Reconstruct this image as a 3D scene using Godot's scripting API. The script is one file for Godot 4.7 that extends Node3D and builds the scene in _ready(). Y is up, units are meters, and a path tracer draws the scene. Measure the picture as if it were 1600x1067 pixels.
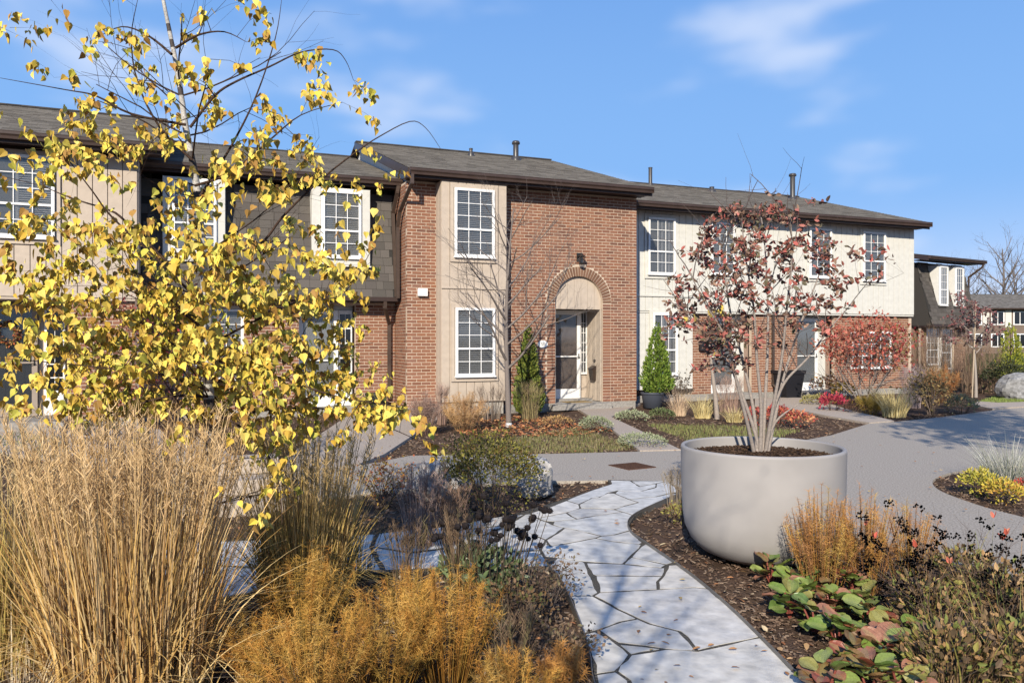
extends Node3D

const FOCAL := 1250.0
const HORIZON := 530.0
const EYE := 1.58
const TURN := 0.3892          # the row of townhouses turns away from the camera by 22.3 degrees

class MB:
	var v := PackedVector3Array()
	var n := PackedVector3Array()
	var c := PackedColorArray()
	func tri(a, b, d, col, na = null, nb = null, nd = null):
		if na == null:
			na = (d - a).cross(b - a).normalized(); nb = na; nd = na
		v.append(a); v.append(b); v.append(d)
		n.append(na); n.append(nb); n.append(nd)
		c.append(col); c.append(col); c.append(col)
	func quad(a, b, d, e, col):
		var nn = (d - a).cross(b - a).normalized()
		v.append(a); v.append(b); v.append(d); v.append(a); v.append(d); v.append(e)
		for i in 6:
			n.append(nn); c.append(col)
	func quad_from(a, b, d, e, inside, col):
		var nn = (d - a).cross(b - a)
		if nn.dot((a + d) * 0.5 - inside) < 0.0: quad(a, e, d, b, col)
		else: quad(a, b, d, e, col)
	func hexa(p, col):            # eight corners: 0-3 bottom loop, 4-7 top loop
		var m = Vector3.ZERO
		for q in p: m += q
		m /= 8.0
		quad_from(p[0], p[1], p[2], p[3], m, col); quad_from(p[4], p[5], p[6], p[7], m, col)
		for i in 4:
			var j = (i + 1) % 4
			quad_from(p[i], p[j], p[j + 4], p[i + 4], m, col)
	func box(lo, hi, col):
		hexa([Vector3(lo.x, lo.y, lo.z), Vector3(hi.x, lo.y, lo.z), Vector3(hi.x, lo.y, hi.z), Vector3(lo.x, lo.y, hi.z),
			Vector3(lo.x, hi.y, lo.z), Vector3(hi.x, hi.y, lo.z), Vector3(hi.x, hi.y, hi.z), Vector3(lo.x, hi.y, hi.z)], col)
	func obox(xf, size, col):
		var h = size * 0.5
		var p = []
		for q in [Vector3(-h.x, -h.y, -h.z), Vector3(h.x, -h.y, -h.z), Vector3(h.x, -h.y, h.z), Vector3(-h.x, -h.y, h.z),
				Vector3(-h.x, h.y, -h.z), Vector3(h.x, h.y, -h.z), Vector3(h.x, h.y, h.z), Vector3(-h.x, h.y, h.z)]:
			p.append(xf * q)
		hexa(p, col)
	func tube(pts, rads, sides, col, cap = true):
		var rings = []
		var np = pts.size()
		for i in np:
			var t = (pts[min(i + 1, np - 1)] - pts[max(i - 1, 0)]).normalized()
			var s = t.cross(Vector3(0.31, 0.2, 0.93)).normalized()
			if s.length() < 0.5: s = t.cross(Vector3.RIGHT).normalized()
			var u = s.cross(t)
			var ring = []
			for k in sides:
				var a = TAU * k / sides
				ring.append(s * cos(a) + u * sin(a))
			rings.append(ring)
		for i in np - 1:
			for k in sides:
				var j = (k + 1) % sides
				var n0 = rings[i][k]; var n1 = rings[i][j]; var n2 = rings[i + 1][j]; var n3 = rings[i + 1][k]
				var a = pts[i] + n0 * rads[i]; var b = pts[i] + n1 * rads[i]
				var d = pts[i + 1] + n2 * rads[i + 1]; var e = pts[i + 1] + n3 * rads[i + 1]
				tri(a, b, d, col, n0, n1, n2); tri(a, d, e, col, n0, n2, n3)
		if cap:
			for k in sides:
				var j = (k + 1) % sides
				tri(pts[0], pts[0] + rings[0][j] * rads[0], pts[0] + rings[0][k] * rads[0], col)
				tri(pts[np - 1], pts[np - 1] + rings[np - 1][k] * rads[np - 1], pts[np - 1] + rings[np - 1][j] * rads[np - 1], col)
	func ribbon(pts, w0, w1, side, col0, col1):
		var np = pts.size()
		for i in np - 1:
			var f0 = float(i) / (np - 1); var f1 = float(i + 1) / (np - 1)
			var a = side * lerp(w0, w1, f0) * 0.5; var b = side * lerp(w0, w1, f1) * 0.5
			var q = [pts[i] - a, pts[i] + a, pts[i + 1] + b, pts[i + 1] - b]
			var nn = (q[2] - q[0]).cross(q[1] - q[0]).normalized()
			var c0 = col0.lerp(col1, f0); var c1 = col0.lerp(col1, f1)
			for k in [0, 1, 2, 0, 2, 3]:
				v.append(q[k]); n.append(nn); c.append(c0 if k < 2 else c1)
	func leaf(xf, shape, col):     # shape: triples of points in the leaf's own frame (y along the leaf, z out of it)
		for i in range(0, shape.size(), 3):
			tri(xf * shape[i], xf * shape[i + 1], xf * shape[i + 2], col)
	func lathe(profile, sides, col, smooth = true):   # [radius, height] upwards
		var np = profile.size()
		var nr = []
		for i in np:
			var a = profile[max(i - 1, 0)]; var b = profile[min(i + 1, np - 1)]
			nr.append(Vector2(b[1] - a[1], -(b[0] - a[0])).normalized())
		for i in np - 1:
			for k in sides:
				var a0 = TAU * k / sides; var a1 = TAU * (k + 1) / sides
				var d0 = Vector3(cos(a0), 0, sin(a0)); var d1 = Vector3(cos(a1), 0, sin(a1))
				var p = [d0 * profile[i][0] + Vector3(0, profile[i][1], 0), d1 * profile[i][0] + Vector3(0, profile[i][1], 0),
					d1 * profile[i + 1][0] + Vector3(0, profile[i + 1][1], 0), d0 * profile[i + 1][0] + Vector3(0, profile[i + 1][1], 0)]
				var q = [d0 * nr[i].x + Vector3(0, nr[i].y, 0), d1 * nr[i].x + Vector3(0, nr[i].y, 0),
					d1 * nr[i + 1].x + Vector3(0, nr[i + 1].y, 0), d0 * nr[i + 1].x + Vector3(0, nr[i + 1].y, 0)]
				if smooth:
					tri(p[0], p[1], p[2], col, q[0], q[1], q[2]); tri(p[0], p[2], p[3], col, q[0], q[2], q[3])
				else:
					tri(p[0], p[1], p[2], col); tri(p[0], p[2], p[3], col)
	func mesh(mat):
		var arr = []
		arr.resize(Mesh.ARRAY_MAX)
		arr[Mesh.ARRAY_VERTEX] = v; arr[Mesh.ARRAY_NORMAL] = n; arr[Mesh.ARRAY_COLOR] = c
		var m = ArrayMesh.new()
		if v.size() > 0:
			m.add_surface_from_arrays(Mesh.PRIMITIVE_TRIANGLES, arr)
			m.surface_set_material(0, mat)
		return m

var M := {}
var counts := {}
var rng := RandomNumberGenerator.new()
var unit_boxes := {}

func rr(a, b): return rng.randf_range(a, b)
func L(r, g, b): return Color(r, g, b)

func numbered(called):
	var k = counts.get(called, 0)
	counts[called] = k + 1
	return called if k == 0 else "%s_%03d" % [called, k]

func thing(called, label, category, at = Vector3.ZERO, turn = 0.0, group = ""):
	var o := Node3D.new()
	o.name = numbered(called)
	add_child(o)
	o.position = at; o.rotation.y = turn
	o.set_meta("label", label); o.set_meta("category", category)
	if group: o.set_meta("group", group)
	return o

func part(called, mesh, parent, xf = Transform3D.IDENTITY):
	var o := MeshInstance3D.new()
	o.name = called
	o.mesh = mesh
	o.transform = xf
	parent.add_child(o, true)
	return o

func stuff(o):
	o.set_meta("kind", "stuff")
	return o

func struct(called, mesh, xf = Transform3D.IDENTITY):
	var o = part(numbered(called), mesh, self, xf)
	o.set_meta("kind", "structure")
	return o

func joint(called, parent, at = Vector3.ZERO, turn = 0.0):
	var o := Node3D.new()
	o.name = called
	parent.add_child(o, true)
	o.position = at; o.rotation.y = turn
	return o

func noise_tex(seed_, freq, lo, hi, size = 256, oct = 4, power = 1.0):
	var fn := FastNoiseLite.new()
	fn.seed = seed_; fn.frequency = freq; fn.fractal_octaves = oct
	var im = fn.get_seamless_image(size, size)
	im.convert(Image.FORMAT_RGB8)
	for y in size:
		for x in size:
			var t = pow(im.get_pixel(x, y).r, power)
			var g = lerp(lo, hi, t)
			im.set_pixel(x, y, Color(g, g, g))
	return ImageTexture.create_from_image(im)

func normal_tex(seed_, freq, strength, size = 256, oct = 4):
	var fn := FastNoiseLite.new()
	fn.seed = seed_; fn.frequency = freq; fn.fractal_octaves = oct
	var im = fn.get_seamless_image(size, size)
	im.convert(Image.FORMAT_RGBA8)
	im.bump_map_to_normal_map(strength)
	return ImageTexture.create_from_image(im)

func mat(called, rough, tex = null, scale = 1.0, spec = 0.5, nrm = null, nscale = 1.0):
	var m := StandardMaterial3D.new()
	m.vertex_color_use_as_albedo = true
	m.roughness = rough
	m.metallic_specular = spec
	m.cull_mode = BaseMaterial3D.CULL_DISABLED
	if tex:
		m.albedo_texture = tex
		m.uv1_triplanar = true; m.uv1_world_triplanar = true
		m.uv1_scale = Vector3.ONE * scale
	if nrm:
		m.normal_enabled = true
		m.normal_texture = nrm
		m.normal_scale = nscale
		m.uv1_triplanar = true; m.uv1_world_triplanar = true
		m.uv1_scale = Vector3.ONE * scale
	M[called] = m
	return m

# ---- places: a pixel of the photograph gives a direction, the ground or a wall the distance
func ground_at(x, y, h = 0.0):
	var z = (EYE - h) * FOCAL / (y - HORIZON)
	return Vector3((x - 800.0) / FOCAL * z, h, -z)
func at_depth(x, y, z):
	return Vector3((x - 800.0) / FOCAL * z, EYE + (HORIZON - y) / FOCAL * z, -z)
func row(u, h, w):            # u along the row, w out of it, from the corner of the brick house
	var cc = cos(TURN); var ss = sin(TURN)
	return Vector3(-2.17 + u * cc + w * ss, h, -16.53 - u * ss + w * cc)

# ---------------------------------------------------------------- building pieces
const BRICK_TONES := [Color(0.315, 0.152, 0.098), Color(0.262, 0.124, 0.082), Color(0.350, 0.176, 0.114), Color(0.290, 0.148, 0.102), Color(0.215, 0.108, 0.076), Color(0.335, 0.156, 0.094)]
const BW := 0.2032
const BH := 0.0677
var brick_meshes := {}

func brick_box(w, tone):
	var key = "%d_%d" % [int(round(w * 1000)), tone]
	if not brick_meshes.has(key):
		var b = MB.new()
		b.box(Vector3(-w / 2, -0.0265, -0.02), Vector3(w / 2, 0.0265, 0.0), BRICK_TONES[tone])
		brick_meshes[key] = b.mesh(M.brick)
	return brick_meshes[key]

func cut_spans(spans, a, b):
	var out = []
	for s in spans:
		if b <= s[0] or a >= s[1]: out.append(s)
		else:
			if a > s[0] + 0.005: out.append([s[0], a])
			if b < s[1] - 0.005: out.append([b, s[1]])
	return out

# a brick wall that faces +z of its own node; openings: [x0, x1, y0, y1]; arch: [centre x, spring y, radius]
func brick_wall(house, called, xf, length, y0, y1, openings, arch, single, mortar, start = 0.0):
	var back = MB.new()
	var edges = [y0, y1]
	for o in openings:
		for e in [o[2], o[3]]:
			if e > y0 and e < y1: edges.append(e)
	if arch:
		for k in 13: edges.append(arch[1] + (arch[2] - 0.1) * k / 12.0)
	edges.sort()
	for i in edges.size() - 1:
		if edges[i + 1] - edges[i] < 0.001: continue
		var ym = (edges[i] + edges[i + 1]) / 2
		var sp = [[0.0, length]]
		for o in openings:
			if ym > o[2] and ym < o[3]: sp = cut_spans(sp, o[0], o[1])
		if arch and ym > arch[1] and ym < arch[1] + arch[2] - 0.1:
			var hw = sqrt(max(0.0, pow(arch[2] - 0.1, 2) - pow(ym - arch[1], 2)))
			sp = cut_spans(sp, arch[0] - hw, arch[0] + hw)
		for s in sp: back.box(Vector3(s[0], edges[i], -0.11), Vector3(s[1], edges[i + 1], -0.006), mortar)
	var wall = part(called, back.mesh(M.mortar), house, xf)
	var list = []
	var row_n = 0
	var y = y0
	while y + 0.06 < y1:
		var ym = y + BH / 2
		var sp = [[0.0, length]]
		for o in openings:
			if y + 0.06 > o[2] and y < o[3]: sp = cut_spans(sp, o[0], o[1])
		if arch and y + 0.06 > arch[1] and y < arch[1] + arch[2]:
			var lowest = max(y, arch[1])
			var hw = sqrt(max(0.0, pow(arch[2], 2) - pow(lowest - arch[1], 2)))
			sp = cut_spans(sp, arch[0] - hw, arch[0] + hw)
		var off = start + (0.0 if row_n % 2 == 0 else -BW / 2)
		for s in sp:
			var k = floor((s[0] - off) / BW)
			while off + k * BW < s[1]:
				var a = max(s[0], off + k * BW) + 0.007
				var b = min(s[1], off + (k + 1) * BW) - 0.007
				if s[0] <= 0.0 and a < 0.01: a = 0.001
				if s[1] >= length and b > length - 0.01: b = length - 0.001
				if b - a > 0.03: list.append([Vector3((a + b) / 2, ym, rr(-0.0015, 0.0015)), b - a])
				k += 1
		row_n += 1
		y += BH
	var rest = MB.new()
	var world = house.transform * xf
	var eye = Vector3(0, EYE, 0)
	if single > 0:
		list.sort_custom(func(p, q): return (world * p[0]).distance_squared_to(eye) < (world * q[0]).distance_squared_to(eye))
	var made = 0
	for it in list:
		var tone = rng.randi() % 6
		if rng.randf() < 0.45: tone = 0
		if made < single and it[1] > 0.09:
			part("brick", brick_box(snapped(it[1], 0.004), tone), wall, Transform3D(Basis(), it[0]))
			made += 1
		else:
			var cc = BRICK_TONES[tone] * rr(0.93, 1.07)
			rest.box(it[0] + Vector3(-it[1] / 2, -0.0265, -0.02), it[0] + Vector3(it[1] / 2, 0.0265, 0.0), cc)
	if rest.v.size() > 0:
		var o = part("brickwork", rest.mesh(M.brick), wall)
		stuff(o)
	return wall

func box_mesh(size, material):
	var key = "%s_%s" % [str(size.snapped(Vector3.ONE * 0.001)), str(material.get_instance_id())]
	if not unit_boxes.has(key):
		var b = MB.new()
		var col = material.get_meta("tone", Color.WHITE)
		# chamfered on the four front edges
		var h = size / 2; var e = min(0.004, min(size.x, size.y) * 0.2)
		var p = []
		for z in [[-h.z, 0.0], [h.z - e, 0.0], [h.z, e]]:
			p.append([Vector3(-h.x + z[1], -h.y + z[1], z[0]), Vector3(h.x - z[1], -h.y + z[1], z[0]), Vector3(h.x - z[1], h.y - z[1], z[0]), Vector3(-h.x + z[1], h.y - z[1], z[0])])
		for i in 2:
			for k in 4:
				var j = (k + 1) % 4
				b.quad_from(p[i][k], p[i][j], p[i + 1][j], p[i + 1][k], Vector3.ZERO, col)
		b.quad_from(p[0][0], p[0][1], p[0][2], p[0][3], Vector3.ZERO, col)
		b.quad_from(p[2][0], p[2][1], p[2][2], p[2][3], Vector3.ZERO, col)
		unit_boxes[key] = b.mesh(material)
	return unit_boxes[key]

func bar(called, lo, hi, material, parent):
	return part(called, box_mesh(hi - lo, material), parent, Transform3D(Basis(), (lo + hi) / 2))

# vertical boards that face +z of their own node
func boards(house, called, xf, length, y0, y1, pitch, material, groove_col, profile = null):
	var back = MB.new()
	back.box(Vector3(0, y0, -0.05), Vector3(length, y1, -0.012), groove_col)
	var wall = part(called, back.mesh(M.plain), house, xf)
	var count = int(round(length / pitch))
	var p = length / count
	for i in count:
		var top = y1
		if profile: top = profile.call((i + 0.5) * p)
		bar("board", Vector3(i * p + 0.0055, y0, -0.012), Vector3((i + 1) * p - 0.0055, top, 0.008), material, wall)
	return wall

# a sash window with muntins, standing proud of a wall that faces +z; origin at its lower left corner
func window(house, at, w, h, cols, rows_up, rows_low, look, trim = null, turn = 0.0):
	var o = joint("window", house, at, turn)
	var f = 0.05
	var fr = MB.new()
	var wh = Color(0.80, 0.80, 0.79)
	fr.box(Vector3(0, 0, 0), Vector3(f, h, 0.075), wh); fr.box(Vector3(w - f, 0, 0), Vector3(w, h, 0.075), wh)
	fr.box(Vector3(f, h - f, 0), Vector3(w - f, h, 0.074), wh); fr.box(Vector3(f, 0, 0), Vector3(w - f, f, 0.074), wh)
	fr.box(Vector3(-0.015, -0.03, 0), Vector3(w + 0.015, -0.001, 0.095), wh)
	part("frame", fr.mesh(M.paint), o)
	if trim:
		var t = MB.new()
		var g = 0.085; var col = trim.get_meta("tone", Color.WHITE)
		t.box(Vector3(-g, -g - 0.03, 0.004), Vector3(-0.016, h + g, 0.03), col); t.box(Vector3(w + 0.016, -g - 0.03, 0.004), Vector3(w + g, h + g, 0.03), col)
		t.box(Vector3(-0.015, h + 0.002, 0.004), Vector3(w + 0.015, h + g, 0.034), col); t.box(Vector3(-0.015, -g - 0.03, 0.004), Vector3(w + 0.015, -0.032, 0.034), col)
		part("casing", t.mesh(trim), o)
	var mid = h * rows_low / (rows_up + rows_low)
	bar("meeting_rail", Vector3(f, mid - 0.02, 0.03), Vector3(w - f, mid + 0.02, 0.07), M.white, o)
	var iw = w - 2 * f
	for half in 2:
		var ya = f if half == 0 else mid + 0.02
		var yb = mid - 0.02 if half == 0 else h - f
		var rows = rows_low if half == 0 else rows_up
		for k in range(1, cols):
			bar("muntin", Vector3(f + iw * k / cols - 0.008, ya, 0.042), Vector3(f + iw * k / cols + 0.008, yb, 0.058), M.white, o)
		for r in range(1, rows):
			bar("muntin", Vector3(f, ya + (yb - ya) * r / rows - 0.008, 0.043), Vector3(w - f, ya + (yb - ya) * r / rows + 0.008, 0.059), M.white, o)
		for k in cols:
			for r in rows:
				var b = MB.new()
				var sx = iw / cols; var sy = (yb - ya) / rows
				bar("pane", Vector3(f + sx * k + 0.002, ya + sy * r + 0.002, 0.048), Vector3(f + sx * (k + 1) - 0.002, ya + sy * (r + 1) - 0.002, 0.052), M.glass, o)
	var inn = MB.new()
	inn.box(Vector3(f * 0.5, f * 0.5, 0.001), Vector3(w - f * 0.5, h - f * 0.5, 0.006), Color(0.30, 0.295, 0.285))
	part("window_shade", inn.mesh(M.plain), o)
	var bl = MB.new()
	if look == "blind" or look == "half_shutter":
		var y = f + 0.015
		var xa = f + 0.004 if look == "blind" else w * 0.56
		var tone = Color(0.58, 0.575, 0.56) if look == "blind" else Color(0.72, 0.72, 0.72)
		while y < h - f - 0.01:
			var p0 = Vector3(xa, y, 0.032); var p1 = Vector3(w - f - 0.004, y, 0.032)
			var tilt = Vector3(0, 0.024, -0.02)
			bl.quad(p0, p0 + tilt, p1 + tilt, p1, tone * rr(0.9, 1.05))
			y += 0.038
		if look == "half_shutter":
			bl.box(Vector3(w * 0.5, f, 0.01), Vector3(w * 0.56, h - f, 0.03), tone)
		part("blind", bl.mesh(M.plain), o)
	elif look == "curtain":
		var x = w * 0.42
		while x < w - f - 0.02:
			var a = Vector3(x, f, 0.012 + 0.012 * sin(x * 60)); var b2 = Vector3(x + 0.02, f, 0.012 + 0.012 * sin((x + 0.02) * 60))
			bl.quad(a, a + Vector3(0, h - 2 * f, 0), b2 + Vector3(0, h - 2 * f, 0), b2, Color(0.62, 0.62, 0.64))
			x += 0.02
		part("curtain", bl.mesh(M.plain), o)
	return o

const BROWN := Color(0.050, 0.034, 0.028)

# gable roof: eave line at (z_eave, h_eave), ridge at (z_ridge, h_ridge); x from x0 to x1
func gable_roof(house, x0, x1, ze, he, zr, hr, z_wall, shade = 1.0):
	var r = joint("roof", house)
	var d = MB.new()
	var up = Vector3(0, hr - he, zr - ze)
	var nn = Vector3(0, -up.z, up.y).normalized()
	if nn.y < 0: nn = -nn
	var slab = []
	for k in [-0.06, 0.0]:
		slab.append(Vector3(x0, he, ze) + nn * k); slab.append(Vector3(x1, he, ze) + nn * k); slab.append(Vector3(x1, hr, zr) + nn * k); slab.append(Vector3(x0, hr, zr) + nn * k)
	d.hexa(slab, Color(0.22, 0.205, 0.185))
	var zb = 2 * zr - ze
	var s2 = []
	for k in [-0.06, 0.0]:
		s2.append(Vector3(x0, he, zb) + Vector3(0, k, 0)); s2.append(Vector3(x1, he, zb) + Vector3(0, k, 0)); s2.append(Vector3(x1, hr, zr - 0.01) + Vector3(0, k, 0)); s2.append(Vector3(x0, hr, zr - 0.01) + Vector3(0, k, 0))
	d.hexa(s2, Color(0.10, 0.088, 0.078))
	part("roof_deck", d.mesh(M.shingle), r)
	# shingles, course by course, too small here to pick apart
	var b = MB.new()
	var run = up.length()
	var dirn = up.normalized()
	var count = int(run / 0.145)
	for i in count:
		var x = x0 - 0.02 - rr(0, 0.3)
		while x < x1:
			var wd = rr(0.16, 0.36)
			var a = max(x, x0 - 0.02); var e = min(x + wd, x1 + 0.02)
			x += wd + 0.004
			if e - a < 0.03: continue
			var tone = shade * rr(0.68, 1.25) * 0.25
			var col = Color(tone * 1.03, tone * 0.955, tone * 0.86)
			var p = Vector3(0, he, ze) + dirn * (i * 0.145 - 0.02) + nn * 0.014
			var q = Vector3(0, he, ze) + dirn * (i * 0.145 + 0.15) + nn * 0.004
			var p0 = p + Vector3(a, 0, 0); var p1 = p + Vector3(e, 0, 0); var q0 = q + Vector3(a, 0, 0); var q1 = q + Vector3(e, 0, 0)
			b.quad_from(p0, p1, q1, q0, p0 - nn, col)
			b.quad_from(p0 - nn * 0.012, p1 - nn * 0.012, p1, p0, p0 - dirn * -1.0, col * 0.9)
	# ridge caps
	var xx = x0
	while xx < x1:
		b.box(Vector3(xx, hr - 0.012, zr - 0.1), Vector3(min(xx + 0.28, x1), hr + 0.022, zr + 0.1), Color(0.10, 0.09, 0.082) * rr(0.75, 1.15))
		xx += 0.285
	stuff(part("shingles", b.mesh(M.shingle), r))
	# soffit, fascia and gutter along the front
	bar("soffit", Vector3(x0, he - 0.155, z_wall - 0.04), Vector3(x1, he - 0.135, ze - 0.03), M.brown, r)
	bar("fascia", Vector3(x0, he - 0.19, ze - 0.03), Vector3(x1, he - 0.03, ze - 0.004), M.brown, r)
	var gt = MB.new()
	var prof = [Vector2(0.0, -0.13), Vector2(0.075, -0.13), Vector2(0.085, -0.085), Vector2(0.115, -0.055), Vector2(0.118, -0.012), Vector2(0.125, -0.008), Vector2(0.125, 0.0), Vector2(0.108, 0.0), Vector2(0.104, -0.05), Vector2(0.07, -0.115), Vector2(0.0, -0.115)]
	for k in prof.size() - 1:
		var p = prof[k]; var q = prof[k + 1]
		gt.quad(Vector3(x0, he - 0.005 + p.y, ze + p.x), Vector3(x1, he - 0.005 + p.y, ze + p.x), Vector3(x1, he - 0.005 + q.y, ze + q.x), Vector3(x0, he - 0.005 + q.y, ze + q.x), BROWN * 1.35)
	gt.box(Vector3(x0 - 0.004, he - 0.135, ze), Vector3(x0, he - 0.006, ze + 0.115), BROWN * 1.35)
	gt.box(Vector3(x1, he - 0.135, ze), Vector3(x1 + 0.004, he - 0.006, ze + 0.115), BROWN * 1.35)
	part("gutter", gt.mesh(M.metal_paint), r)
	# rake boards on both ends
	for sx in [x0, x1]:
		var k = -0.025 if sx == x0 else 0.0
		var m = MB.new()
		var c0 = Vector3(sx + k, he, ze) ; var c1 = Vector3(sx + k, hr, zr)
		var dn = Vector3(0, -0.2, 0); var t = Vector3(0.025, 0, 0)
		m.hexa([c0 + dn, c0 + dn + t, c1 + dn + t, c1 + dn, c0, c0 + t, c1 + t, c1], BROWN)
		part("rake_board", m.mesh(M.metal_paint), r)
	return r

func gable_end(house, x, ze, he, zr, hr, col, face):
	var m = MB.new()
	var zb = 2 * zr - ze
	var t = Vector3(face * 0.03, 0, 0)
	var drop = Vector3(0, -0.07, 0)
	var a = Vector3(x, he, ze) + drop; var b = Vector3(x, hr, zr) + drop; var c2 = Vector3(x, he, zb) + drop
	m.tri(a, b, c2, col); m.tri(a + t, c2 + t, b + t, col)
	return part("gable_wall", m.mesh(M.paint), house)

func vent_pipe(roof, at, h, r, cap):
	var m = MB.new()
	var prof = [[r * 1.9, -0.06], [r * 1.8, 0.05], [r, 0.09], [r, h]]
	if cap: prof += [[r * 1.45, h + 0.005], [r * 1.5, h + 0.05], [r * 1.2, h + 0.09], [0.001, h + 0.1]]
	else: prof += [[r * 1.15, h], [r * 1.15, h + 0.03], [0.001, h + 0.03]]
	m.lathe(prof, 12, Color(0.055, 0.052, 0.052))
	return part("vent_pipe", m.mesh(M.metal_paint), roof, Transform3D(Basis(), at))

func downspout(house, pts, wd = 0.07):
	var m = MB.new()
	for i in pts.size() - 1:
		var d = (pts[i + 1] - pts[i])
		var y = d.normalized()
		var x = y.cross(Vector3(0, 0, 1)).normalized() if abs(y.z) < 0.9 else Vector3.RIGHT
		var z = x.cross(y)
		m.obox(Transform3D(Basis(x, y, z), (pts[i] + pts[i + 1]) / 2), Vector3(wd, d.length() + wd * 0.7, wd * 0.75), BROWN * 1.5)
	return part("downspout", m.mesh(M.metal_paint), house)

# shingles hung on a steep mansard slope between two horizontal lines; each one a piece of its own
func mansard(house, called, x0, x1, zb, yb, zt, yt, holes, single, shade = 1.0):
	var up = Vector3(0, yt - yb, zt - zb)
	var nn = Vector3(0, -up.z, up.y).normalized()
	if nn.z < 0: nn = -nn
	var bk = MB.new()
	var q = []
	for k in [-0.08, 0.0]:
		q += [Vector3(x0, yb, zb) + nn * k, Vector3(x1, yb, zb) + nn * k, Vector3(x1, yt, zt) + nn * k, Vector3(x0, yt, zt) + nn * k]
	bk.hexa(q, Color(0.07, 0.065, 0.06))
	var o = part(called, bk.mesh(M.shingle), house)
	var dirn = up.normalized()
	var bas = Basis(Vector3.RIGHT, dirn, Vector3.RIGHT.cross(dirn))
	bas = bas.rotated(Vector3.RIGHT, -0.05)
	var rows = int(up.length() / 0.165)
	var step = up.length() / rows
	var widths = [0.15, 0.19, 0.23, 0.28]
	var meshes = {}
	var rest = MB.new()
	for i in rows:
		var x = x0 - rr(0.0, 0.15)
		while x < x1:
			var k = rng.randi() % 4
			var tone = rng.randi() % 4
			var a = x; var e = x + widths[k]
			x = e + 0.005
			if a < x0 - 0.06 or e > x1 + 0.06: continue
			var cx = (a + e) / 2
			var cy = yb + (i + 0.5) * step * dirn.y
			var hidden = false
			for hh in holes:
				if cx > hh[0] + 0.12 and cx < hh[1] - 0.12 and cy > hh[2] + 0.1 and cy < hh[3]: hidden = true
			if hidden: continue
			var tv = [0.130, 0.145, 0.160, 0.178][tone] * shade
			var col = Color(tv * 1.04, tv * 0.94, tv * 0.85)
			var xf = Transform3D(bas, Vector3(cx, yb, zb) + dirn * ((i + 0.55) * step) + nn * 0.006)
			if single:
				var key = k * 4 + tone
				if not meshes.has(key):
					var mb = MB.new()
					mb.box(Vector3(-widths[k] / 2, -step * 0.55, -0.004), Vector3(widths[k] / 2, step * 0.55, 0.007), col)
					meshes[key] = mb.mesh(M.shingle)
				part("shingle", meshes[key], o, xf)
			else:
				rest.obox(xf, Vector3(widths[k], step * 1.1, 0.011), col)
	if not single: stuff(part("shingles", rest.mesh(M.shingle), o))
	return o

# a white dormer box whose face stands upright in front of the mansard slope
func dormer(house, x0, x1, y0, y1, zf, z_back, look, win_w):
	var d = joint("dormer", house)
	var m = MB.new()
	var col = Color(0.70, 0.69, 0.65)
	m.hexa([Vector3(x0, y0, zf - 0.12), Vector3(x1, y0, zf - 0.12), Vector3(x1, y0, zf), Vector3(x0, y0, zf), Vector3(x0, y1, z_back), Vector3(x1, y1, z_back), Vector3(x1, y1, zf), Vector3(x0, y1, zf)], col)
	part("dormer_box", m.mesh(M.paint), d)
	var cw = (x0 + x1) / 2
	for sx in [[x0, cw - win_w / 2 - 0.03], [cw + win_w / 2 + 0.03, x1]]:
		bar("panel", Vector3(sx[0] + 0.005, y0 + 0.01, zf), Vector3(sx[1] - 0.005, y1 - 0.01, zf + 0.015), M.cream, d)
	bar("panel", Vector3(cw - win_w / 2 - 0.025, y0 + 0.01, zf), Vector3(cw + win_w / 2 + 0.025, y0 + 0.14, zf + 0.014), M.cream, d)
	bar("sill", Vector3(x0 - 0.02, y0 - 0.03, zf - 0.14), Vector3(x1 + 0.02, y0 - 0.001, zf + 0.03), M.cream, d)
	window(house, Vector3(cw - win_w / 2, y0 + 0.16, zf - 0.02), win_w, y1 - y0 - 0.22, 3, 3, 2, look)
	return d

# ---------------------------------------------------------------- the houses
const MORTAR := Color(0.68, 0.55, 0.43)

func body(house, x0, x1, z_front, z_back, top, col):
	var m = MB.new()
	m.box(Vector3(x0, -0.1, z_back), Vector3(x1, top, z_front), col)
	return part("side_wall", m.mesh(M.mortar), house)

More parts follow.
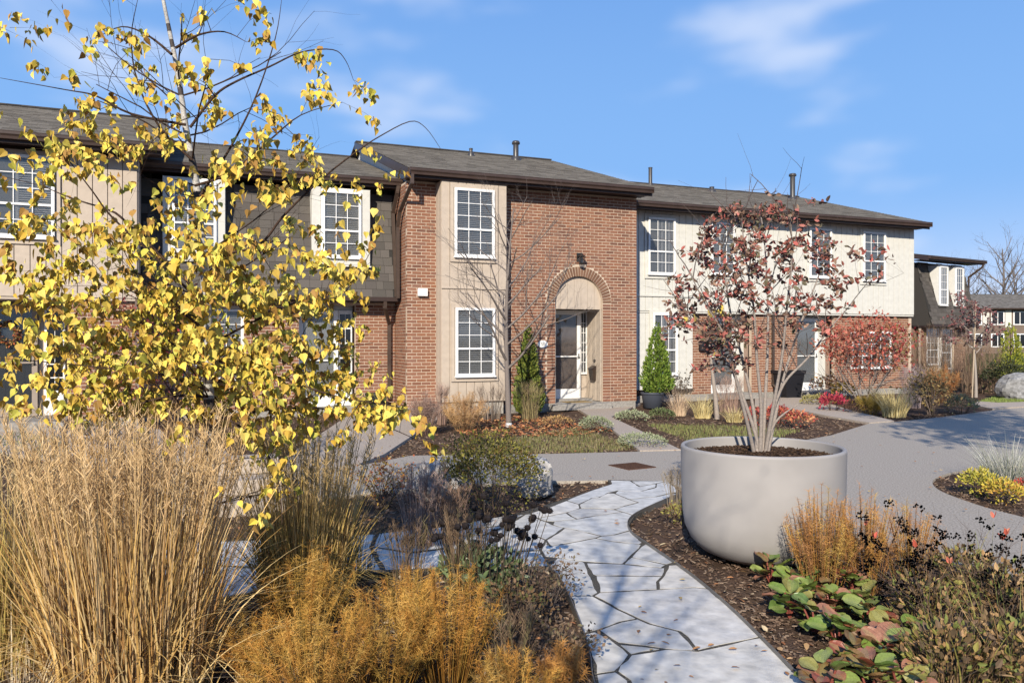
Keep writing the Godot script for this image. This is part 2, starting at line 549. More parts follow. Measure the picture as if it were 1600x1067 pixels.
func storm_door(house, at, w, h, door_mat, wh = Color(0.78, 0.77, 0.74)):
	var d = joint("door", house, at)
	bar("door_slab", Vector3(0, 0, 0), Vector3(w, h, 0.03), door_mat, d)
	for k in 2:
		bar("door_panel", Vector3(w * (0.2 + 0.32 * k), h * 0.12, 0.03), Vector3(w * (0.46 + 0.32 * k), h * 0.9, 0.042), door_mat, d)
	var f = MB.new()
	f.box(Vector3(0, 0.0, 0.075), Vector3(0.09, h, 0.105), wh); f.box(Vector3(w - 0.09, 0, 0.075), Vector3(w, h, 0.105), wh)
	f.box(Vector3(0.091, 0, 0.076), Vector3(w - 0.091, 0.22, 0.104), wh); f.box(Vector3(0.091, h - 0.1, 0.076), Vector3(w - 0.091, h, 0.104), wh)
	f.box(Vector3(0.091, h * 0.47, 0.08), Vector3(w - 0.091, h * 0.47 + 0.03, 0.1), wh)
	part("storm_door_frame", f.mesh(M.paint), d)
	bar("door_glass", Vector3(0.088, 0.22, 0.086), Vector3(w - 0.088, h - 0.1, 0.09), M.glass, d)
	var k2 = MB.new()
	k2.box(Vector3(w - 0.06, h * 0.45, 0.105), Vector3(w - 0.035, h * 0.45 + 0.12, 0.112), Color(0.03, 0.03, 0.03))
	k2.tube([Vector3(w - 0.047, h * 0.47, 0.11), Vector3(w - 0.047, h * 0.47, 0.15), Vector3(w - 0.13, h * 0.465, 0.155)], [0.009, 0.009, 0.008], 6, Color(0.03, 0.03, 0.03))
	part("handle", k2.mesh(M.metal_paint), d)
	return d

func house_brick():
	var A = thing("brick_townhouse", "red brick townhouse front with arched entry and tall beige window bay", "house", row(0, 0, 0), TURN)
	body(A, 0.12, 5.44, -1.0, -9.6, 4.86, Color(0.35, 0.22, 0.17))
	bar("foundation", Vector3(0.012, -0.1, -0.9), Vector3(5.46, 0.148, -0.004), M.concrete, A)
	# front wall: opening for the entry, the brick jambs beside it are laid as stacks
	var ox0 = 3.39; var ox1 = 4.59; var spring = 2.40
	brick_wall(A, "front_wall", Transform3D.IDENTITY, 5.48, 0.15, 4.86, [[ox0 - 0.205, ox1 + 0.205, 0.0, spring], [0.66, 1.98, 0.0, 4.75]], [3.99, spring, 0.815], 300, MORTAR)
	var jm = MB.new()
	jm.box(Vector3(ox0 - 0.21, 0.12, -0.75), Vector3(ox0, spring, -0.007), MORTAR)
	jm.box(Vector3(ox1, 0.12, -0.75), Vector3(ox1 + 0.21, spring, -0.007), MORTAR)
	var jamb = part("entry_jamb", jm.mesh(M.mortar), A)
	var y = 0.15
	while y + 0.06 < spring + 0.01:
		for x in [ox0 - 0.103, ox1 + 0.103]:
			part("brick", brick_box(0.196, rng.randi() % 6), jamb, Transform3D(Basis(), Vector3(x, y + BH / 2, rr(-0.001, 0.001))))
		y += BH
	# arch of bricks on edge
	var ring = MB.new()
	var cx = 3.99
	for k in 48:
		var a0 = PI * k / 48; var a1 = PI * (k + 1) / 48
		var p = []
		for z in [-0.75, -0.008]:
			p += [Vector3(cx + cos(a0) * 0.602, spring + sin(a0) * 0.602, z), Vector3(cx + cos(a0) * 0.818, spring + sin(a0) * 0.818, z), Vector3(cx + cos(a1) * 0.818, spring + sin(a1) * 0.818, z), Vector3(cx + cos(a1) * 0.602, spring + sin(a1) * 0.602, z)]
		ring.hexa(p, MORTAR)
	var arch = part("entry_arch", ring.mesh(M.mortar), A)
	var nv = 33
	var wedge = []
	for t in 4:
		var w = MB.new()
		var da = PI / nv * 0.5 - 0.0125
		var q = []
		for z in [-0.03, 0.004]:
			q += [Vector3(sin(-da) * 0.604, cos(da) * 0.604, z), Vector3(sin(da) * 0.604, cos(da) * 0.604, z), Vector3(sin(da) * 0.812, cos(da) * 0.812, z), Vector3(sin(-da) * 0.812, cos(da) * 0.812, z)]
		w.hexa(q, [Color(0.24, 0.135, 0.090), Color(0.21, 0.115, 0.078), Color(0.27, 0.15, 0.10), Color(0.23, 0.125, 0.085)][t])
		wedge.append(w.mesh(M.brick))
	for k in nv:
		var ang = PI / 2 - PI * (k + 0.5) / nv
		part("arch_brick", wedge[rng.randi() % 4], arch, Transform3D(Basis(Vector3(0, 0, 1), ang), Vector3(cx, spring, 0)))
	# entry recess
	var pm = MB.new()
	var tymp = joint("arch_panel", A)
	bar("panel_backing", Vector3(ox0 + 0.002, 2.27, -0.16), Vector3(ox1 - 0.002, 2.42, -0.10), M.tan, tymp)
	for k in 7:
		var xa = ox0 + 0.003 + k * 1.194 / 7; var xb = xa + 1.194 / 7 - 0.006
		var pts0 = []
		for j in 5:
			var x = lerp(xa, xb, j / 4.0)
			pts0.append(Vector2(x, spring + sqrt(max(0.0, 0.6 * 0.6 - pow(x - cx, 2)))))
		var bm = MB.new()
		for j in 4:
			bm.hexa([Vector3(pts0[j].x, 2.26, -0.1), Vector3(pts0[j + 1].x, 2.26, -0.1), Vector3(pts0[j + 1].x, 2.26, -0.08), Vector3(pts0[j].x, 2.26, -0.08),
				Vector3(pts0[j].x, pts0[j].y, -0.1), Vector3(pts0[j + 1].x, pts0[j + 1].y, -0.1), Vector3(pts0[j + 1].x, pts0[j + 1].y, -0.08), Vector3(pts0[j].x, pts0[j].y, -0.08)], M.tan.get_meta("tone"))
		part("board", bm.mesh(M.tan), tymp)
	bar("recess_ceiling", Vector3(ox0 + 0.002, 2.30, -0.78), Vector3(ox1 - 0.002, 2.34, -0.161), M.tan, A)
	boards(A, "recess_side", Transform3D(Basis(Vector3.UP, -PI / 2), Vector3(ox1 - 0.02, 0, -0.748)), 0.70, 0.16, 2.29, 0.233, M.tan, Color(0.2, 0.16, 0.13))
	boards(A, "recess_side", Transform3D(Basis(Vector3.UP, PI / 2), Vector3(ox0 + 0.02, 0, -0.03)), 0.70, 0.16, 2.29, 0.233, M.tan, Color(0.2, 0.16, 0.13))
	bar("recess_back", Vector3(ox0, 0.1, -0.85), Vector3(ox1, 2.34, -0.77), M.tan, A)
	storm_door(A, Vector3(3.46, 0.2, -0.765), 0.90, 2.05, M.door_tan)
	var sl = joint("sidelight", A, Vector3(4.385, 0.2, -0.765))
	var sf = MB.new()
	var wh = Color(0.78, 0.77, 0.75)
	sf.box(Vector3(0, 0.55, 0), Vector3(0.03, 2.05, 0.04), wh); sf.box(Vector3(0.155, 0.55, 0), Vector3(0.185, 2.05, 0.04), wh)
	sf.box(Vector3(0.031, 0.55, 0), Vector3(0.154, 0.6, 0.039), wh); sf.box(Vector3(0.031, 2.0, 0), Vector3(0.154, 2.05, 0.039), wh)
	part("frame", sf.mesh(M.paint), sl)
	for k in 6:
		bar("pane", Vector3(0.031, 0.61 + k * 0.232, 0.016), Vector3(0.154, 0.61 + (k + 1) * 0.232 - 0.014, 0.02), M.glass, sl)
		if k > 0: bar("muntin", Vector3(0.031, 0.596 + k * 0.232, 0.014), Vector3(0.154, 0.61 + k * 0.232, 0.03), M.white, sl)
	bar("muntin", Vector3(0.087, 0.6, 0.015), Vector3(0.098, 2.0, 0.031), M.white, sl)
	bar("window_shade", Vector3(0.03, 0.6, 0.002), Vector3(0.155, 2.0, 0.006), M.concrete, sl)
	bar("door_sill", Vector3(ox0 + 0.002, 0.1, -0.77), Vector3(ox1 - 0.002, 0.2, -0.45), M.concrete, A)
	bar("entry_step", Vector3(ox0 - 0.13, 0.0, -0.45), Vector3(ox1 + 0.16, 0.135, 0.16), M.concrete, A)
	# side returns
	brick_wall(A, "side_return", Transform3D(Basis(Vector3.UP, -PI / 2), Vector3(0, 0, -1.1)), 1.0985, 0.15, 4.86, [], null, 0, MORTAR)
	brick_wall(A, "side_return", Transform3D(Basis(Vector3.UP, PI / 2), Vector3(5.48, 0, -0.0015)), 1.0985, 0.15, 4.86, [], null, 0, MORTAR)
	# the bay: a beige box through both storeys
	var bay = joint("window_bay", A, Vector3(0.62, 0, 0))
	bar("bay_box", Vector3(0.02, 0.3, -0.1), Vector3(1.42, 4.84, 0.375), M.tan, bay)
	for k in 8:
		var w = 1.44 / 8
		bar("board", Vector3(k * w + 0.004, 0.28, 0.376), Vector3((k + 1) * w - 0.004, 4.84, 0.4), M.tan, bay)
	for k in 2:
		for s in 2:
			var x = 0.0 if s == 0 else 1.422
			bar("side_board", Vector3(x, 0.28, 0.008 + k * 0.185), Vector3(x + 0.018, 4.84, 0.008 + (k + 1) * 0.185 - 0.006), M.tan, bay)
	bar("belt_trim", Vector3(-0.006, 2.62, 0.401), Vector3(1.446, 2.655, 0.425), M.tan, bay)
	bar("bay_base", Vector3(0.05, 0.0, -0.1), Vector3(1.39, 0.28, 0.34), M.parged, bay)
	window(A, Vector3(0.885, 3.29, 0.401), 0.875, 1.41, 3, 3, 2, "blind", M.tan)
	window(A, Vector3(0.905, 0.82, 0.401), 0.865, 1.41, 3, 3, 2, "blind", M.tan)
	# roof
	var r = gable_roof(A, -0.08, 5.60, 0.45, 5.03, -5.0, 6.78, 0.0)
	gable_end(A, 0.14, 0.45, 5.03, -5.0, 6.78, Color(0.74, 0.73, 0.70), -1)
	gable_end(A, 5.42, 0.45, 5.03, -5.0, 6.78, Color(0.74, 0.73, 0.70), 1)
	var fz = -3.9
	vent_pipe(r, Vector3(2.77, 6.44, fz), 0.16, 0.045, false)
	vent_pipe(r, Vector3(4.10, 6.46, -4.0), 0.42, 0.075, true)
	downspout(A, [Vector3(-0.03, 4.93, 0.50), Vector3(-0.03, 4.72, 0.5), Vector3(-0.09, 4.25, -0.25), Vector3(-0.09, 3.95, -0.42), Vector3(-0.09, 2.47, -0.42)])
	bar("frieze_board", Vector3(0.0, 4.86, -0.1), Vector3(5.48, 4.89, 0.012), M.brown, A)
	# things on the wall
	var ln = thing("wall_lantern", "black wall lantern with glass panes above the brick entry arch", "lantern", row(3.97, 3.28, 0.0), TURN)
	var lm = MB.new()
	lm.box(Vector3(-0.055, 0.06, 0.005), Vector3(0.055, 0.24, 0.03), Color(0.02, 0.02, 0.02))
	lm.tube([Vector3(0, 0.17, 0.03), Vector3(0, 0.22, 0.1), Vector3(0, 0.19, 0.15)], [0.012, 0.012, 0.012], 6, Color(0.02, 0.02, 0.02))
	part("bracket", lm.mesh(M.metal_paint), ln)
	var lc = MB.new()
	for k in 4:
		var a = TAU * (k + 0.5) / 4
		lc.tube([Vector3(cos(a) * 0.055, 0.0, 0.15 + sin(a) * 0.055), Vector3(cos(a) * 0.085, 0.15, 0.15 + sin(a) * 0.085)], [0.007, 0.007], 5, Color(0.02, 0.02, 0.02))
	part("cage", lc.mesh(M.metal_paint), ln)
	var lr = MB.new()
	lr.lathe([[0.001, -0.03], [0.05, -0.02], [0.062, 0.0], [0.05, 0.008]], 8, Color(0.02, 0.02, 0.02), false)
	lr.lathe([[0.05, 0.147], [0.105, 0.145], [0.03, 0.2], [0.012, 0.23], [0.001, 0.235]], 8, Color(0.02, 0.02, 0.02), false)
	part("cap", lr.mesh(M.metal_paint), ln, Transform3D(Basis(), Vector3(0, 0, 0.15)))
	var lg = MB.new()
	lg.lathe([[0.05, 0.004], [0.078, 0.146]], 4, Color(0.7, 0.75, 0.8), false)
	part("glass", lg.mesh(M.glass), ln, Transform3D(Basis(), Vector3(0, 0, 0.15)))
	var mb = thing("mailbox", "dark brown mailbox hanging on the beige side wall of the entry", "mailbox", row(4.59 - 0.035, 0.62, -0.36), TURN)
	var mm = MB.new()
	mm.hexa([Vector3(-0.06, 0.0, -0.09), Vector3(0.0, 0.0, -0.09), Vector3(0.0, 0.0, 0.09), Vector3(-0.06, 0.0, 0.09), Vector3(-0.1, 0.27, -0.1), Vector3(0.0, 0.27, -0.1), Vector3(0.0, 0.27, 0.1), Vector3(-0.1, 0.27, 0.1)], Color(0.045, 0.028, 0.022))
	part("box_body", mm.mesh(M.metal_paint), mb)
	var ml = MB.new()
	ml.hexa([Vector3(-0.115, 0.272, -0.108), Vector3(0.0, 0.272, -0.108), Vector3(0.0, 0.272, 0.108), Vector3(-0.115, 0.272, 0.108), Vector3(-0.1, 0.29, -0.105), Vector3(0.0, 0.345, -0.105), Vector3(0.0, 0.345, 0.105), Vector3(-0.1, 0.29, 0.105)], Color(0.04, 0.026, 0.02))
	part("lid", ml.mesh(M.metal_paint), mb)
	var db = thing("doorbell", "small dark doorbell above the brown mailbox in the entry", "doorbell", row(4.59 - 0.03, 1.06, -0.33), TURN)
	bar("plate", Vector3(-0.02, 0, -0.05), Vector3(-0.001, 0.05, 0.05), M.dark, db)
	bar("button", Vector3(-0.03, 0.015, -0.01), Vector3(-0.0205, 0.035, 0.01), M.tan, db)
	var pl = thing("house_number_plaque", "white oval house number plaque beside the arched brick entry", "plaque", row(3.08, 1.47, 0.004), TURN)
	var pm2 = MB.new()
	for k in 28:
		var a0 = TAU * k / 28; var a1 = TAU * (k + 1) / 28
		var e0 = Vector3(cos(a0) * 0.125, sin(a0) * 0.085, 0); var e1 = Vector3(cos(a1) * 0.125, sin(a1) * 0.085, 0)
		var z = Vector3(0, 0, 0.016)
		pm2.tri(z, e1 * 0.94 + z, e0 * 0.94 + z, Color(0.78, 0.78, 0.76), Vector3.BACK, Vector3.BACK, Vector3.BACK)
		pm2.quad_from(e0, e1, e1 * 0.94 + z, e0 * 0.94 + z, Vector3(0, 0, -0.05), Color(0.7, 0.7, 0.68))
	part("plate", pm2.mesh(M.paint), pl)
	var tm := TextMesh.new()
	var sfont := SystemFont.new()
	sfont.font_names = PackedStringArray(["Droid Serif"])
	tm.font = sfont; tm.text = "50"; tm.font_size = 32; tm.pixel_size = 0.0029; tm.depth = 0.004
	tm.material = M.lettering
	part("digits", tm, pl, Transform3D(Basis(), Vector3(0, 0, 0.019)))
	var vb = thing("utility_box", "small white utility box on the brick wall beside the beige bay", "utility box", row(0.22, 2.46, 0.003), TURN)
	bar("housing", Vector3(0, 0.015, 0), Vector3(0.19, 0.165, 0.07), M.white, vb)
	bar("cover", Vector3(-0.008, 0.015, 0.0701), Vector3(0.198, 0.175, 0.085), M.white, vb)
	var dm = thing("doormat", "tan straw doormat on the concrete step of the arched entry", "doormat", row(3.72, 0.2, -0.52), TURN)
	bar("mat", Vector3(0, -0.06, 0.08), Vector3(0.62, -0.046, 0.5), M.straw, dm)
	bar("mat_border", Vector3(-0.02, -0.064, 0.06), Vector3(0.64, -0.0605, 0.52), M.straw_dark, dm)

func house_white(u0, width, wins, label, door_x, brick_spans, low_win, left_strip, lefty, righty):
	var W = thing("white_townhouse", label, "house", row(u0, 0, -1.28), TURN)
	body(W, 0.0, width, -0.5, -9.0, 4.84, Color(0.4, 0.3, 0.25))
	var x0 = 0.0
	boards(W, "siding", Transform3D(Basis(), Vector3(0, 0, 0)), width, 2.30, 4.84, 0.2, M.cream, Color(0.42, 0.41, 0.38))
	bar("siding_base", Vector3(0, 2.25, -0.5), Vector3(width, 2.299, -0.013), M.cream, W)
	bar("foundation", Vector3(0, -0.1, -0.5), Vector3(width, 0.14, -0.128), M.concrete, W)
	for s in brick_spans:
		brick_wall(W, "front_wall", Transform3D(Basis(), Vector3(s[0], 0, -0.12)), s[1] - s[0], 0.14, 2.25, [], null, 0, MORTAR, 0.05)
	for a in wins:
		window(W, Vector3(a[0], a[1], 0.007), a[2], a[3], 3, 3, 2, a[4], M.cream)
	if left_strip > 0.0:
		boards(W, "lower_siding", Transform3D(Basis(), Vector3(0.4, 0, -0.002)), left_strip - 0.4, 0.3, 2.24, 0.2, M.cream, Color(0.42, 0.41, 0.38))
		bar("belt_trim", Vector3(0.4, 2.66, 0.0065), Vector3(left_strip, 2.71, 0.04), M.cream, W)
	# door with side panels in a shallow recess
	var dx = door_x
	bar("entry_panel", Vector3(dx - 0.02, 0.1, -0.49), Vector3(dx + 1.3, 2.25, -0.45), M.cream, W)
	storm_door(W, Vector3(dx + 0.05, 0.14, -0.445), 0.86, 2.03, M.door_grey)
	bar("side_panel", Vector3(dx + 0.94, 0.14, -0.445), Vector3(dx + 1.25, 2.2, -0.40), M.cream, W)
	bar("entry_step", Vector3(dx - 0.1, 0.0, -0.44), Vector3(dx + 1.3, 0.13, 0.25), M.concrete, W)
	if low_win:
		window(W, Vector3(low_win[0], low_win[1], -0.115), low_win[2], low_win[3], 4, 2, 1, "blind")
	var r = gable_roof(W, lefty, righty, 0.42, 4.98, -5.0, 6.62, 0.0)
	gable_end(W, lefty + 0.2, 0.42, 4.98, -5.0, 6.62, Color(0.74, 0.73, 0.70), -1)
	gable_end(W, righty - 0.18, 0.42, 4.98, -5.0, 6.62, Color(0.74, 0.73, 0.70), 1)
	return [W, r]

func house_mansard():
	var B = thing("mansard_townhouse", "townhouse with brown shingled mansard and white dormers beside the brick front", "house", row(-5.05, 0, -1.0), TURN)
	body(B, 0.0, 5.05, -0.35, -9.2, 4.7, Color(0.35, 0.24, 0.19))
	bar("foundation", Vector3(0, -0.1, -0.4), Vector3(5.03, 0.148, -0.004), M.concrete, B)
	brick_wall(B, "front_wall", Transform3D.IDENTITY, 5.04, 0.15, 2.36, [[3.0, 4.18, 0.0, 2.3], [0.7, 1.9, 0.75, 2.2]], null, 0, MORTAR)
	window(B, Vector3(0.7, 0.76, -0.09), 1.2, 1.43, 4, 3, 2, "blind")
	bar("entry_panel", Vector3(3.0, 0.12, -0.34), Vector3(4.18, 2.36, -0.3), M.cream, B)
	storm_door(B, Vector3(3.02, 0.15, -0.29), 0.82, 2.05, M.white)
	var sl = joint("sidelight", B, Vector3(3.86, 0.15, -0.29))
	bar("frame", Vector3(0, 0, 0), Vector3(0.3, 2.05, 0.03), M.white, sl)
	for k in 5:
		for j in 2:
			bar("pane", Vector3(0.035 + j * 0.12, 0.4 + k * 0.32, 0.0305), Vector3(0.145 + j * 0.12, 0.69 + k * 0.32, 0.035), M.dark_glass, sl)
	mansard(B, "mansard_slope", 0.0, 4.98, 0.42, 2.46, -0.02, 4.70, [[3.28, 4.42, 3.1, 4.8], [0.4, 1.54, 3.1, 4.8]], true)
	bar("mansard_base", Vector3(0, 2.36, -0.3), Vector3(5.0, 2.45, 0.40), M.brown, B)
	bar("mansard_gutter", Vector3(0, 2.38, 0.401), Vector3(5.03, 2.47, 0.48), M.brown, B)
	dormer(B, 3.22, 4.42, 3.12, 4.72, 0.36, -0.1, "blind", 0.80)
	dormer(B, 0.4, 1.54, 3.12, 4.72, 0.36, -0.1, "blind", 0.80)
	var r = gable_roof(B, -0.6, 5.08, 0.42, 4.98, -5.0, 6.6, -0.05)
	bar("side_trim", Vector3(4.985, 2.46, -0.02), Vector3(5.03, 4.7, 0.05), M.brown, B)
	downspout(B, [Vector3(5.0, 4.86, 0.46), Vector3(4.98, 4.7, 0.46), Vector3(4.96, 4.3, 0.15), Vector3(4.96, 2.5, 0.42)])
	downspout(B, [Vector3(4.72, 2.38, 0.44), Vector3(4.72, 2.25, 0.42), Vector3(4.9, 1.9, 0.06), Vector3(4.9, 0.3, 0.06)])

func house_beige():
	var C = thing("beige_townhouse", "townhouse with beige board siding over a dark recessed door with a wreath", "house", row(-10.6, 0, 0.1), TURN)
	var wd = 5.55
	body(C, 0.0, wd, -0.95, -9.2, 4.86, Color(0.4, 0.3, 0.24))
	boards(C, "siding", Transform3D.IDENTITY, wd, 2.32, 4.86, 0.245, M.tan, Color(0.16, 0.12, 0.10))
	bar("siding_base", Vector3(0, 2.27, -0.95), Vector3(wd, 2.319, -0.013), M.tan, C)
	boards(C, "side_siding", Transform3D(Basis(Vector3.UP, PI / 2), Vector3(wd + 0.006, 0, -0.01)), 1.2, 0.16, 4.86, 0.24, M.tan, Color(0.16, 0.12, 0.10))
	window(C, Vector3(3.0, 3.34, 0.007), 1.24, 1.42, 4, 3, 2, "half_shutter", M.tan)
	brick_wall(C, "front_wall", Transform3D(Basis(), Vector3(4.42, 0, -0.1)), wd - 4.42, 0.15, 2.27, [], null, 0, MORTAR)
	brick_wall(C, "front_wall", Transform3D(Basis(), Vector3(0.0, 0, -0.1)), 2.2, 0.15, 2.27, [], null, 0, MORTAR)
	bar("foundation", Vector3(0, -0.1, -0.9), Vector3(wd, 0.148, -0.103), M.concrete, C)
	bar("entry_panel", Vector3(2.2, 0.1, -0.94), Vector3(4.42, 2.27, -0.90), M.tan, C)
	storm_door(C, Vector3(2.9, 0.18, -0.895), 0.95, 2.04, M.door_dark, Color(0.30, 0.25, 0.205))
	var sl = joint("sidelight", C, Vector3(3.95, 0.18, -0.895))
	bar("frame", Vector3(0, 0, 0), Vector3(0.34, 2.03, 0.04), M.white, sl)
	for k in 6:
		for j in 2:
			bar("pane", Vector3(0.04 + j * 0.135, 0.45 + k * 0.25, 0.0405), Vector3(0.165 + j * 0.135, 0.68 + k * 0.25, 0.045), M.dark_glass, sl)
	bar("entry_step", Vector3(2.2, 0.0, -0.9), Vector3(4.42, 0.17, 0.3), M.concrete, C)
	gable_roof(C, -0.2, wd + 0.42, 0.42, 5.06, -5.0, 6.85, 0.0)
	gable_end(C, wd - 0.05, 0.42, 5.06, -5.0, 6.85, Color(0.32, 0.27, 0.22), 1)
	var wr = thing("door_wreath", "autumn wreath of dried leaves on the dark door under beige siding", "wreath", row(-10.6 + 3.38, 1.68, 0.1 - 0.775), TURN)
	var wm = MB.new()
	for k in 240:
		var a = rr(0, TAU)
		var q = Vector3(cos(a) * (0.17 + rr(-0.05, 0.05)), sin(a) * (0.17 + rr(-0.05, 0.05)), rr(0.0, 0.05))
		var bs = Basis.from_euler(Vector3(rr(-1, 1), rr(-1, 1), rr(0, TAU))).scaled(Vector3.ONE * rr(0.04, 0.08))
		wm.leaf(Transform3D(bs, q), SMALL_LEAF, [Color(0.28, 0.08, 0.03), Color(0.12, 0.10, 0.03), Color(0.3, 0.18, 0.07), Color(0.08, 0.04, 0.03)][rng.randi() % 4])
	part("dried_leaves", wm.mesh(M.leaf), wr)
	var hoop = MB.new()
	var pts = []
	var rad = []
	for k in 17:
		pts.append(Vector3(cos(TAU * k / 16) * 0.17, sin(TAU * k / 16) * 0.17, 0.015)); rad.append(0.018)
	hoop.tube(pts, rad, 6, Color(0.09, 0.06, 0.04), false)
	part("hoop", hoop.mesh(M.leaf), wr)

func house_far():
	# a separate row turned further away, beyond the end of the white houses
	var at = Vector3(17.1, 0, -33.4)
	var D = thing("far_mansard_townhouse", "grey shingled mansard townhouse with two white dormers beyond the white houses", "house", at, 0.56)
	var wd = 3.4
	body(D, 0.0, wd, -0.35, -9, 4.7, Color(0.3, 0.2, 0.16))
	brick_wall(D, "front_wall", Transform3D(Basis(), Vector3(2.5, 0, 0)), wd - 2.5, 0.1, 2.1, [], null, 0, MORTAR)
	brick_wall(D, "front_wall", Transform3D(Basis(), Vector3(0, 0, 0)), 0.4, 0.1, 2.1, [], null, 0, MORTAR)
	bar("entry_panel", Vector3(0.4, 0.1, -0.3), Vector3(2.5, 2.1, -0.1), M.cream, D)
	window(D, Vector3(0.45, 0.5, -0.09), 0.9, 1.55, 3, 3, 2, "blind")
	window(D, Vector3(1.55, 0.3, -0.09), 0.8, 1.75, 2, 3, 2, "curtain")
	mansard(D, "mansard_slope", -0.1, wd, 0.55, 2.2, -0.15, 4.8, [[0.5, 1.4, 2.8, 4.9], [1.7, 2.6, 2.8, 4.9]], false, 0.9)
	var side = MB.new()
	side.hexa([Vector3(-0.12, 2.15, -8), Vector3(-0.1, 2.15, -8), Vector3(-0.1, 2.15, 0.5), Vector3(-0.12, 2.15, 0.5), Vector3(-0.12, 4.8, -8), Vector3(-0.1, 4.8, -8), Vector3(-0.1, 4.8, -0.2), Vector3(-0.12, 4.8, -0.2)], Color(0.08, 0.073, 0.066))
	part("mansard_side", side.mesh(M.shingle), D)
	bar("mansard_base", Vector3(-0.1, 2.1, -0.3), Vector3(wd, 2.19, 0.6), M.brown, D)
	dormer(D, 0.65, 1.5, 2.85, 4.7, 0.32, -0.1, "blind", 0.56)
	dormer(D, 1.85, 2.7, 2.85, 4.7, 0.32, -0.1, "blind", 0.56)
	gable_roof(D, -0.5, wd + 0.4, 0.6, 5.0, -4.8, 6.0, -0.1, 0.9)
	downspout(D, [Vector3(wd + 0.3, 4.9, 0.66), Vector3(wd + 0.2, 4.7, 0.6), Vector3(wd + 0.06, 4.3, 0.1), Vector3(wd + 0.06, 0.2, 0.1)])
	for e in [[49.5, -88.0, 13.0, "distant townhouse with grey roof and white window trim behind the dried hedge", 0.03], [63.5, -90.5, 14.0, "distant townhouse with grey roof farther along behind the conifer", -0.04]]:
		var E2 = thing("distant_townhouse", e[3], "house", Vector3(e[0], 0, e[1]), e[4], "distant townhouses across the court")
		body(E2, 0, e[2], 0, -8, 5.0, Color(0.22, 0.17, 0.14))
		for k in 5:
			var x = 0.8 + k * 2.5
			for fl in 2:
				var w = joint("window", E2, Vector3(x, 0.7 + fl * 2.45, 0.01))
				bar("frame", Vector3(0, 0, 0), Vector3(1.5, 1.5, 0.05), M.white, w)
				for q in 2: bar("pane", Vector3(0.12 + q * 0.66, 0.1, 0.0505), Vector3(0.7 + q * 0.66, 1.4, 0.06), M.dark_glass, w)
			bar("panel", Vector3(x + 1.6, 2.9, 0.005), Vector3(x + 2.3, 4.8, 0.05), M.cream, E2)
		gable_roof(E2, -0.4, e[2] + 0.4, 0.6, 5.0, -4.0, 6.75, 0.0, 0.95)

# ---------------------------------------------------------------- plants
const SMALL_LEAF := [Vector3(0, 0, 0), Vector3(-0.27, 0.45, 0.07), Vector3(0, 1, 0), Vector3(0, 0, 0), Vector3(0, 1, 0), Vector3(0.27, 0.45, 0.07)]
const OVAL_LEAF := [Vector3(0, 0, 0), Vector3(-0.24, 0.3, 0.06), Vector3(-0.02, 0.5, 0.0), Vector3(-0.24, 0.3, 0.06), Vector3(-0.19, 0.7, 0.05), Vector3(-0.02, 0.5, 0.0), Vector3(-0.19, 0.7, 0.05), Vector3(0, 1, -0.05), Vector3(-0.02, 0.5, 0.0),
	Vector3(0, 0, 0), Vector3(-0.02, 0.5, 0.0), Vector3(0.24, 0.3, 0.06), Vector3(0.24, 0.3, 0.06), Vector3(-0.02, 0.5, 0.0), Vector3(0.19, 0.7, 0.05), Vector3(0.19, 0.7, 0.05), Vector3(-0.02, 0.5, 0.0), Vector3(0, 1, -0.05)]
const HEART_LEAF := [Vector3(0, 0, 0), Vector3(-0.22, -0.04, 0.03), Vector3(0, 0.38, -0.02), Vector3(-0.22, -0.04, 0.03), Vector3(-0.43, 0.16, 0.08), Vector3(0, 0.38, -0.02), Vector3(-0.43, 0.16, 0.08), Vector3(-0.34, 0.44, 0.07), Vector3(0, 0.38, -0.02), Vector3(-0.34, 0.44, 0.07), Vector3(-0.13, 0.76, 0.03), Vector3(0, 0.38, -0.02), Vector3(-0.13, 0.76, 0.03), Vector3(0.01, 1.05, -0.04), Vector3(0, 0.38, -0.02),
	Vector3(0.22, -0.04, 0.03), Vector3(0, 0, 0), Vector3(0, 0.38, -0.02), Vector3(0.43, 0.16, 0.08), Vector3(0.22, -0.04, 0.03), Vector3(0, 0.38, -0.02), Vector3(0.34, 0.44, 0.07), Vector3(0.43, 0.16, 0.08), Vector3(0, 0.38, -0.02), Vector3(0.13, 0.76, 0.03), Vector3(0.34, 0.44, 0.07), Vector3(0, 0.38, -0.02), Vector3(0.01, 1.05, -0.04), Vector3(0.13, 0.76, 0.03), Vector3(0, 0.38, -0.02)]

func pick(pal):
	var c = pal[rng.randi() % pal.size()]
	return c * rr(0.82, 1.15)

func unit_dir():
	var z = rr(-1, 1); var a = rr(0, TAU); var s = sqrt(1 - z * z)
	return Vector3(s * cos(a), z, s * sin(a))

func leaf_basis(along, size):
	var y = along.normalized()
	var x = y.cross(unit_dir())
	if x.length() < 0.05: x = y.cross(Vector3(0.3, 0.5, 0.8))
	x = x.normalized()
	return Basis(x * size, y * size, x.cross(y) * size)

